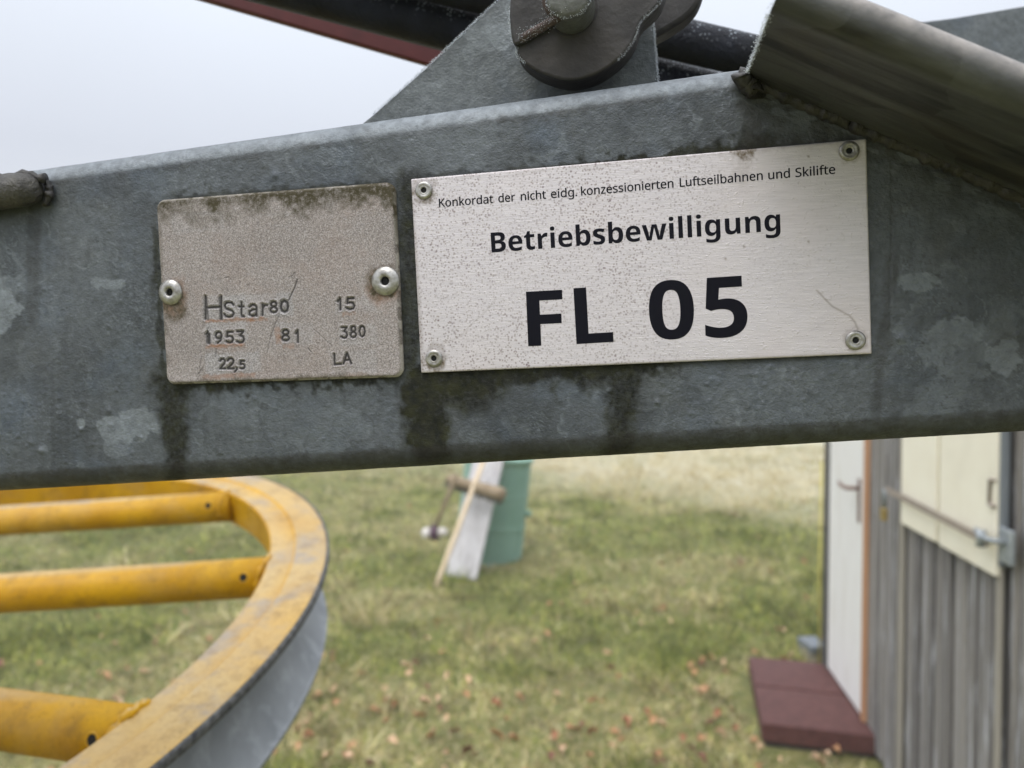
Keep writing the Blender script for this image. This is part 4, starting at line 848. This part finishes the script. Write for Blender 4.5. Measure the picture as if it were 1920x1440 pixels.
# ---- left: small stamped plate
LZ, TH = 0.6, 2.0
q4 = [on_beam(*p, -LZ-TH) for p in ((291, 373), (737, 342), (756, 705), (311, 723))]
Xs, Ys, sd, tow, loc, w_, h_, ex, ey = plate_grid(q4, 0.2, 3.6, TH, 1.0, LZ)
top = LZ+TH; Z = top-1.1*(1-sst(0, 1.3, sd))**2-0.12*sst(0.9, 2.2, sd)+0.10*sst(1.0, 1.8, sd)*sst(3.4, 2.2, sd)
GL = {  # stroke glyphs in a unit box, y down
 'H': [[(0, 0), (0, 1)], [(1, 0), (1, 1)], [(0, .5), (1, .47)]],
 'S': [[(.95, .18), (.78, .04), (.5, 0), (.2, .05), (.06, .22), (.2, .42), (.5, .5), (.82, .58), (.98, .76), (.82, .95), (.5, 1), (.2, .95), (.04, .82)]],
 't': [[(.45, 0), (.42, .8), (.55, .98), (.9, 1)], [(.0, .3), (.85, .3)]],
 'a': [[(.1, .2), (.35, .03), (.65, .03), (.85, .2), (.86, .98)], [(.86, .42), (.4, .45), (.08, .62), (.1, .88), (.4, 1), (.7, .92), (.86, .75)]],
 'r': [[(.1, 0), (.12, 1)], [(.12, .4), (.45, .08), (.95, .1)]],
 '8': [[(.5, .47), (.16, .36), (.1, .2), (.25, .03), (.5, 0), (.75, .03), (.9, .2), (.84, .36), (.5, .47), (.12, .6), (0, .78), (.18, .96), (.5, 1), (.82, .96), (1, .78), (.88, .6), (.5, .47)]],
 '0': [[(.5, 0), (.15, .12), (0, .5), (.15, .88), (.5, 1), (.85, .88), (1, .5), (.85, .12), (.5, 0)]],
 '1': [[(0, .28), (.55, 0), (.62, 1)]],
 '5': [[(.92, 0), (.2, .02), (.1, .46), (.5, .38), (.85, .46), (1, .7), (.85, .94), (.45, 1), (.05, .9)]],
 '9': [[(.92, .3), (.8, .52), (.5, .6), (.15, .52), (.02, .3), (.15, .07), (.5, 0), (.82, .07), (.95, .3), (.8, .75), (.3, 1)]],
 '3': [[(.05, .02), (.9, 0), (.45, .38), (.85, .48), (.98, .72), (.8, .95), (.4, 1), (.02, .88)]],
 '2': [[(.05, .22), (.3, .02), (.7, .02), (.92, .22), (.8, .48), (.05, .98), (.98, .98)]],
 ',': [[(.8, 0), (.9, .3), (.1, 1)]],
 'L': [[(0, 0), (.06, 1), (1, .93)]],
 'A': [[(0, 1), (.45, 0), (1, .98)], [(.2, .68), (.82, .62)]],
}
def crop(x, y): return 370+x/5.818, 530+y/5.818
stamps = [('H', 84, 150, 255, 395, .42), ('S', 285, 215, 395, 375, .38), ('t', 450, 215, 510, 370, .36), ('a', 555, 240, 655, 365, .38), ('r', 700, 235, 760, 355, .38), ('8', 790, 210, 865, 325, .38), ('0', 905, 198, 985, 318, .48),
    ('1', 1528, 172, 1575, 295, .36), ('5', 1622, 170, 1708, 290, .38), ('1', 100, 560, 145, 665, .36), ('1', 88, 530, 125, 660, .3), ('9', 193, 540, 262, 660, .38), ('5', 308, 538, 385, 655, .38), ('3', 425, 530, 505, 655, .4),
    ('8', 918, 518, 998, 632, .38), ('1', 1070, 522, 1108, 650, .34), ('3', 1568, 488, 1632, 605, .32), ('8', 1668, 480, 1728, 598, .32), ('0', 1765, 475, 1824, 590, .3),
    ('2', 240, 832, 300, 940, .36), ('2', 320, 828, 395, 940, .40), (',', 400, 930, 430, 975, .34), ('5', 458, 855, 512, 940, .34), ('L', 1490, 780, 1565, 895, .34), ('A', 1590, 770, 1675, 885, .36)]
lines = []
for ch, x0, y0, x1, y1, wdt in stamps:
    for st in GL[ch]:
        lines.append(([loc(*crop(x0+(x1-x0)*u_, y0+(y1-y0)*v_)) for u_, v_ in st], wdt, 0.55, 1.0))
lines.append(([loc(*crop(x, y)) for x, y in ((118, 490), (95, 560), (100, 665))], .16, .2, .6))
for x0, x1 in ((96, 112), (236, 250), (252, 266)): lines.append(([loc(*crop(x0, 165)), loc(*crop(x1, 405))], .34, .3, .75))
sc_ = lambda P, wdt, dp, st: lines.append(([loc(*p) for p in P], wdt, dp, st))
sc_([(557, 524), (553, 537), (541, 563)], .17, .25, .9); sc_([(524, 590), (516, 607), (507, 631), (500, 662)], .13, .15, .6); sc_([(540, 520), (548, 517), (553, 510)], .12, .15, .7)
sc_([(588, 618), (600, 628), (612, 640), (622, 648)], .16, .12, .25); sc_([(577, 652), (583, 660)], .18, .2, .7); sc_([(378, 668), (374, 690)], .14, .12, .5); sc_([(405, 655), (404, 668)], .25, .15, .5)
sc_([(421, 521), (430, 520), (432, 524)], .18, .12, .4); sc_([(439, 702), (441, 712)], .15, .1, .5); sc_([(463, 538), (468, 530)], .1, .1, .4); sc_([(372, 700), (379, 690)], .2, .1, .6)
groove = np.zeros_like(Xs); inkm = np.zeros_like(Xs); ridge = np.zeros_like(Xs)
for P, wdt, dp, st in lines:
    wdt = wdt*1.3; P = np.array(P); mrg = 2.0; sel = (Xs > P[:, 0].min()-mrg) & (Xs < P[:, 0].max()+mrg) & (Ys > P[:, 1].min()-mrg) & (Ys < P[:, 1].max()+mrg)
    if not sel.any(): continue
    D = seg_dist(Xs[sel], Ys[sel], P, 2); groove[sel] = np.maximum(groove[sel], dp*np.exp(-(D/(wdt*1.1))**2)); inkm[sel] = np.maximum(inkm[sel], st*np.exp(-(D/(wdt*0.95))**4)); ridge[sel] = np.maximum(ridge[sel], dp*0.36*np.exp(-((D-wdt*1.9)/0.25)**2))
Z = Z-groove+ridge*(groove < 0.05)
V_ = tow(Xs, Ys, Z); ppx, ppy = w2px(V_.reshape(-1, 3)); ppx = ppx.reshape(Xs.shape); ppy = ppy.reshape(Xs.shape)
wg = fbm(ppx+500, ppy+500, 26, 4, 3)-0.5; wg2 = fbm(ppx+500, ppy+500, 7, 3, 8)-0.5
def rect(x0, y0, x1, y1, s_, soft=6):
    yy = ppy+0.05*(ppx-x0)+wg2*8; xx = ppx-0.05*(ppy-y0)+wg2*8
    return s_*sst(x0-soft/2, x0+soft/2, xx)*sst(x1+soft/2, x1-soft/2, xx)*sst(y0-soft/2, y0+soft/2, yy)*sst(y1+soft/2, y1-soft/2, yy)
light = np.zeros_like(Xs)
for a in ((378, 556, 548, 600, .8), (386, 606, 462, 648, .8), (385, 664, 488, 702, .85), (628, 558, 700, 590, .5), (520, 606, 585, 648, .55), (635, 612, 705, 650, .5), (620, 660, 705, 705, .45), (322, 404, 365, 440, .30), (395, 398, 420, 436, .25)): light = np.maximum(light, rect(*a))
frm = lambda a, t: np.clip(rect(*a, 1.0, 3)-rect(a[0]+t, a[1]+t, a[2]-t, a[3]-t, 1.0, 3), 0, 1)
light = np.maximum(light, .42*frm((322, 400, 418, 436), 5)); light = np.maximum(light, .3*frm((480, 402, 545, 428), 4))
light = np.maximum(light, .5*sst(.5, .7, fbm(ppx, ppy, 40, 4, 55))*sst(430, 700, ppx)*sst(460, 380, ppy))
orange = np.zeros_like(Xs)
for a in ((386, 600, 500, 606, .9), (385, 647, 460, 654, .9), (640, 585, 668, 593, .5), (515, 615, 526, 645, .6), (528, 645, 552, 654, .5), (378, 703, 480, 712, .5), (640, 700, 690, 708, .3)): orange = np.maximum(orange, rect(*a, 5))
for cx, cy, R_, s_ in ((323, 560, 36, .6), (724, 540, 38, .7)): orange = np.maximum(orange, s_*sst(1.2, .5, np.hypot(ppx-cx, ppy-cy)/R_+wg*.8))
orange = np.maximum(orange, .10*sst(.5, .75, fbm(ppx+99, ppy+99, 60, 4, 66)))
dirt = np.zeros_like(Xs)
et = ppy-(393.4-0.07*ppx)
dirt = np.maximum(dirt, (.55+.55*sst(470, 560, ppx)*sst(620, 540, ppx)+.5*sst(640, 700, ppx))*sst(1.1, .0, et/(24+130*np.clip(wg+.2, 0, 1)+20*sst(700, 745, ppx))))
dirt = np.maximum(dirt, .7*sst(1.1, .3, np.hypot((ppx-401)/15, (ppy-382)/26)+wg)); dirt = np.maximum(dirt, .35*sst(1.1, .3, np.hypot((ppx-405)/12, (ppy-412)/14)+wg))
er = (740+0.047*(ppy-345))-ppx; dirt = np.maximum(dirt, .8*sst(1.1, .0, er/(7+30*np.clip(wg+.1, 0, 1)))*sst(520, 400, ppy)); dirt = np.maximum(dirt, .35*sst(1.1, .0, er/9))
el = ppx-(292+0.057*(ppy-373)); dirt = np.maximum(dirt, .35*sst(1.1, .1, el/np.maximum(8+30*wg, 3)))
eb = (733.9-0.038*ppx)-ppy; dirt = np.maximum(dirt, .35*sst(1.1, .1, eb/np.maximum(10+40*wg, 3)))
dirt = np.maximum(dirt, .45*sst(1.2, .6, np.hypot(ppx-323, ppy-570)/34+wg)); dirt = np.maximum(dirt, .5*sst(1.2, .7, np.hypot(ppx-723, ppy-533)/33+wg))
rimw = .55*sst(1.0, 0.3, sd)*sst(.35, .5, fbm(ppx+40, ppy+40, 18, 3, 71))*np.clip(1-dirt, 0, 1)
wear_tone = np.stack([inkm, orange, light], -1); wear2 = np.stack([np.clip(dirt*1.5, 0, 1), dirt*0, rimw], -1)
sp0 = empty('stamped_plate', FR(-140, 40, 0), 'small weathered plate with rounded corners stamped HStar80, left of the white sign', 'plate')
plate_object('plate_body', Xs, Ys, Z, tow, -0.2, M['plate'], sp0, {'wear_tone': wear_tone, 'wear_tone2': wear2})
for px_, py_, R_ in ((320, 548, 5.1), (723, 527, 5.5)):
    x, y = loc(px_, py_); rivet(x, y, top-0.1, R_, tow, sp0, 0)

# ---- right: aluminium licence sign
LZ2, TH2 = 0.35, 1.1
q4 = [on_beam(*p, -LZ2-TH2) for p in ((768, 334.5), (1621, 262.5), (1637.5, 661.5), (792.5, 700.5))]
Xs, Ys, sd, tow2, loc2, w2_, h2_, ex2, ey2 = plate_grid(q4, 0.4, 0.35, TH2, .3, LZ2)
top2 = LZ2+TH2; Z = top2-0.12*(1-sst(0, .5, sd))+0.03*(fbm(Xs+200, Ys+200, 18, 3, 9)-.5)
V_ = tow2(Xs, Ys, Z); ppx, ppy = w2px(V_.reshape(-1, 3)); ppx = ppx.reshape(Xs.shape); ppy = ppy.reshape(Xs.shape)
wg = fbm(ppx+500, ppy+500, 70, 4, 33)-0.5; wg2 = fbm(ppx+500, ppy+500, 10, 3, 38)-0.5
dots = sst(1420, 1180, ppx+wg*220+0.25*(ppy-450))*(.45+1.0*np.clip(wg+.35, 0, 1)); dots = np.maximum(dots, .22*sst(.5, .7, fbm(ppx, ppy, 120, 3, 44)))
dots = np.maximum(dots, .9*sst(1.15, .3, np.abs(ppx-(1286+0.12*(ppy-300)))/np.maximum(13+60*wg2, 4))*sst(560, 330, ppy))
dr = np.zeros_like(Xs); et = ppy-(399.9-0.0845*ppx)
dr = np.maximum(dr, .28*sst(1.1, 0, et/(7+26*np.clip(wg2+.1, 0, 1)))*sst(760, 780, ppx))
dr = np.maximum(dr, .95*sst(1.05, .55, np.hypot((ppx-1396)/27, (ppy-283)/20)+wg2*1.1)); dr = np.maximum(dr, .3*sst(1.2, .1, np.abs(ppx-1392)/20+wg2)*sst(380, 300, ppy))
for cx, cy in ((795, 357), (814, 672)): dr = np.maximum(dr, .75*sst(1.25, .8, np.hypot(ppx-cx, ppy-cy)/23+wg2*1.2)*(.5+.5*sst(cy-6, cy+10, ppy)))
for cx, cy in ((1592, 283), (1604, 638)): dr = np.maximum(dr, .3*sst(1.2, .8, np.hypot(ppx-cx, ppy-cy)/22+wg2))
dr = np.maximum(dr, .35*sst(1.1, 0, (ppx-(768+.0685*(ppy-335)))/8)); dr = np.maximum(dr, .25*sst(1.1, 0, ((736.6-.0462*ppx)-ppy)/6))
scr = np.zeros_like(Xs)
for P, wdt, st in (([(1532, 545), (1560, 574), (1593, 592), (1603, 604), (1608, 617)], .34, .8), ([(930, 558), (915, 580), (880, 612), (864, 630), (825, 648), (820, 652)], .22, .5), ([(816, 600), (822, 615)], .2, .3)):
    Pl = np.array([loc2(*p) for p in P]); scr = np.maximum(scr, st*np.exp(-(seg_dist(Xs, Ys, Pl, 1)/wdt)**2))
for cx, cy in ((1516, 453), (1395, 463), (1360, 485), (1516, 293)): scr = np.maximum(scr, sst(3.2, 1.6, np.hypot(ppx-cx, ppy-cy)))
sg = empty('licence_sign', FR(0, 40, 0), 'silver aluminium sign reading Betriebsbewilligung FL 05 in bold black letters', 'sign')
plate_object('sign_body', Xs, Ys, Z, tow2, -0.2, M['sign'], sg, {'wear_tone': np.stack([np.clip(dots, 0, 1), dr, scr], -1)})
for px_, py_ in ((795, 357), (814, 672), (1592, 283), (1604, 638)):
    x, y = loc2(px_, py_); rivet(x, y, top2, 3.35, tow2, sg, 1)
# lettering: flat print, 0.05 mm of paint
def bold(s_, reg=False):
    o_ = ''
    for ch in s_:
        if ch.isupper(): o_ += chr((0x1D5A0 if reg else 0x1D5D4)+ord(ch)-65)
        elif ch.islower(): o_ += chr((0x1D5BA if reg else 0x1D5EE)+ord(ch)-97)
        elif ch.isdigit(): o_ += chr((0x1D7E2 if reg else 0x1D7EC)+ord(ch)-48)
        else: o_ += ch
    return o_
def letters(txt, p0, p1, cap_px=None, box=None, reg=False, off=0.0, capref='H'):
    c = bpy.data.curves.new('t', 'FONT'); c.body = bold(txt, reg); c.size = 1; c.resolution_u = 6
    to = bpy.data.objects.new('t', c); COL.objects.link(to); bpy.context.view_layer.update()
    me = bpy.data.meshes.new_from_object(to.evaluated_get(bpy.context.evaluated_depsgraph_get())); bpy.data.objects.remove(to)
    co = np.array([v.co[:] for v in me.vertices]); F = [tuple(p.vertices) for p in me.polygons]
    l0 = np.array(loc2(*p0)); l1 = np.array(loc2(*p1)); ax = l1-l0; wl = np.linalg.norm(ax); axn = ax/wl; ay = np.array([axn[1], -axn[0]])   # up in plate coordinates (y is down)
    x0, x1 = co[:, 0].min(), co[:, 0].max(); k = wl/(x1-x0)
    if box is None:
        lc = np.array(loc2(p0[0], p0[1]-cap_px)); cap = abs((lc-l0) @ ay); ky = cap/0.714
        yy = co[:, 1]*ky
    else:
        lt = np.array(loc2(*box)); H = abs((lt-l0) @ ay); y0, y1 = co[:, 1].min(), co[:, 1].max(); yy = (co[:, 1]-y0)/(y1-y0)*H
    P = l0+((co[:, 0]-x0)*k)[:, None]*axn+yy[:, None]*ay
    V = tow2(P[:, 0], P[:, 1], np.full(len(P), top2+0.06)); bpy.data.meshes.remove(me)
    return V, F
def letters_obj(items, name, thick=False):
    mb = MB()
    for V, F in items: mb.add(V, F)
    if thick:
        for V, F in items:
            for q_, (sx, sy) in enumerate(((1, 0), (-1, 0), (0, 1), (0, -1))): mb.add(V+Bu*0.00007*sx+Bv*0.00005*sy-Bn*0.000004*(q_+1), F)
    o = mb.build(name, M['ink'], sg, smooth=False, fix=False); return o
words_ = [('Konkordat', 823.6, 388.2, 924.8, 380.6), ('der', 935, 379.6, 965.8, 377.2), ('nicht', 977, 376.2, 1023.7, 372.4), ('eidg.', 1033.5, 371.6, 1082, 367.4), ('konzessionierten', 1090, 366.6, 1262.7, 351.6), ('Luftseilbahnen', 1275, 350.4, 1430, 337.2), ('und', 1441, 336.4, 1481, 332.9), ('Skilifte', 1491.8, 332.1, 1566, 325.6)]
it = [letters(t, (x0, y0), (x1, y1), cap_px=15.4+0.0018*(x0-823), reg=True, off=0.016) for t, x0, y0, x1, y1 in words_]
letters_obj(it, 'small_lettering', True); letters_obj([letters('Betriebsbewilligung', (921.8, 473.6), (1463.5, 432.0), cap_px=37.3)], 'title_lettering')
for t, p0, p1, bx in (('F', (990.5, 649.2), (1058, 646.2), (985.5, 547.2)), ('L', (1081, 645.2), (1150.5, 641.0), (1075.5, 540.6)), ('0', (1219, 638.6), (1303, 634.6), (1216, 527.4)), ('5', (1323, 635.2), (1403, 631.0), (1319, 521.5))):
    letters_obj([letters(t, p0, p1, box=bx)], 'number_lettering')

# ================================================================== FOG
hz = bpy.data.materials.new('thin_fog'); hz.use_nodes = True; hn = hz.node_tree.nodes; hn.clear()
ho_ = hn.new('ShaderNodeOutputMaterial'); hv_ = hn.new('ShaderNodeVolumePrincipled'); hv_.inputs['Density'].default_value = 0.006
hv_.inputs['Color'].default_value = (0.93, 0.95, 1.0, 1); hv_.inputs['Anisotropy'].default_value = 0.2
hz.node_tree.links.new(hv_.outputs[0], ho_.inputs['Volume'])
mb = MB(); mb.box((-420, -220, -1.1), (840, 0, 0), (0, 740, 0), (0, 0, 4.1)); o = mb.build('haze', hz, smooth=False); tag(o, kind='stuff')
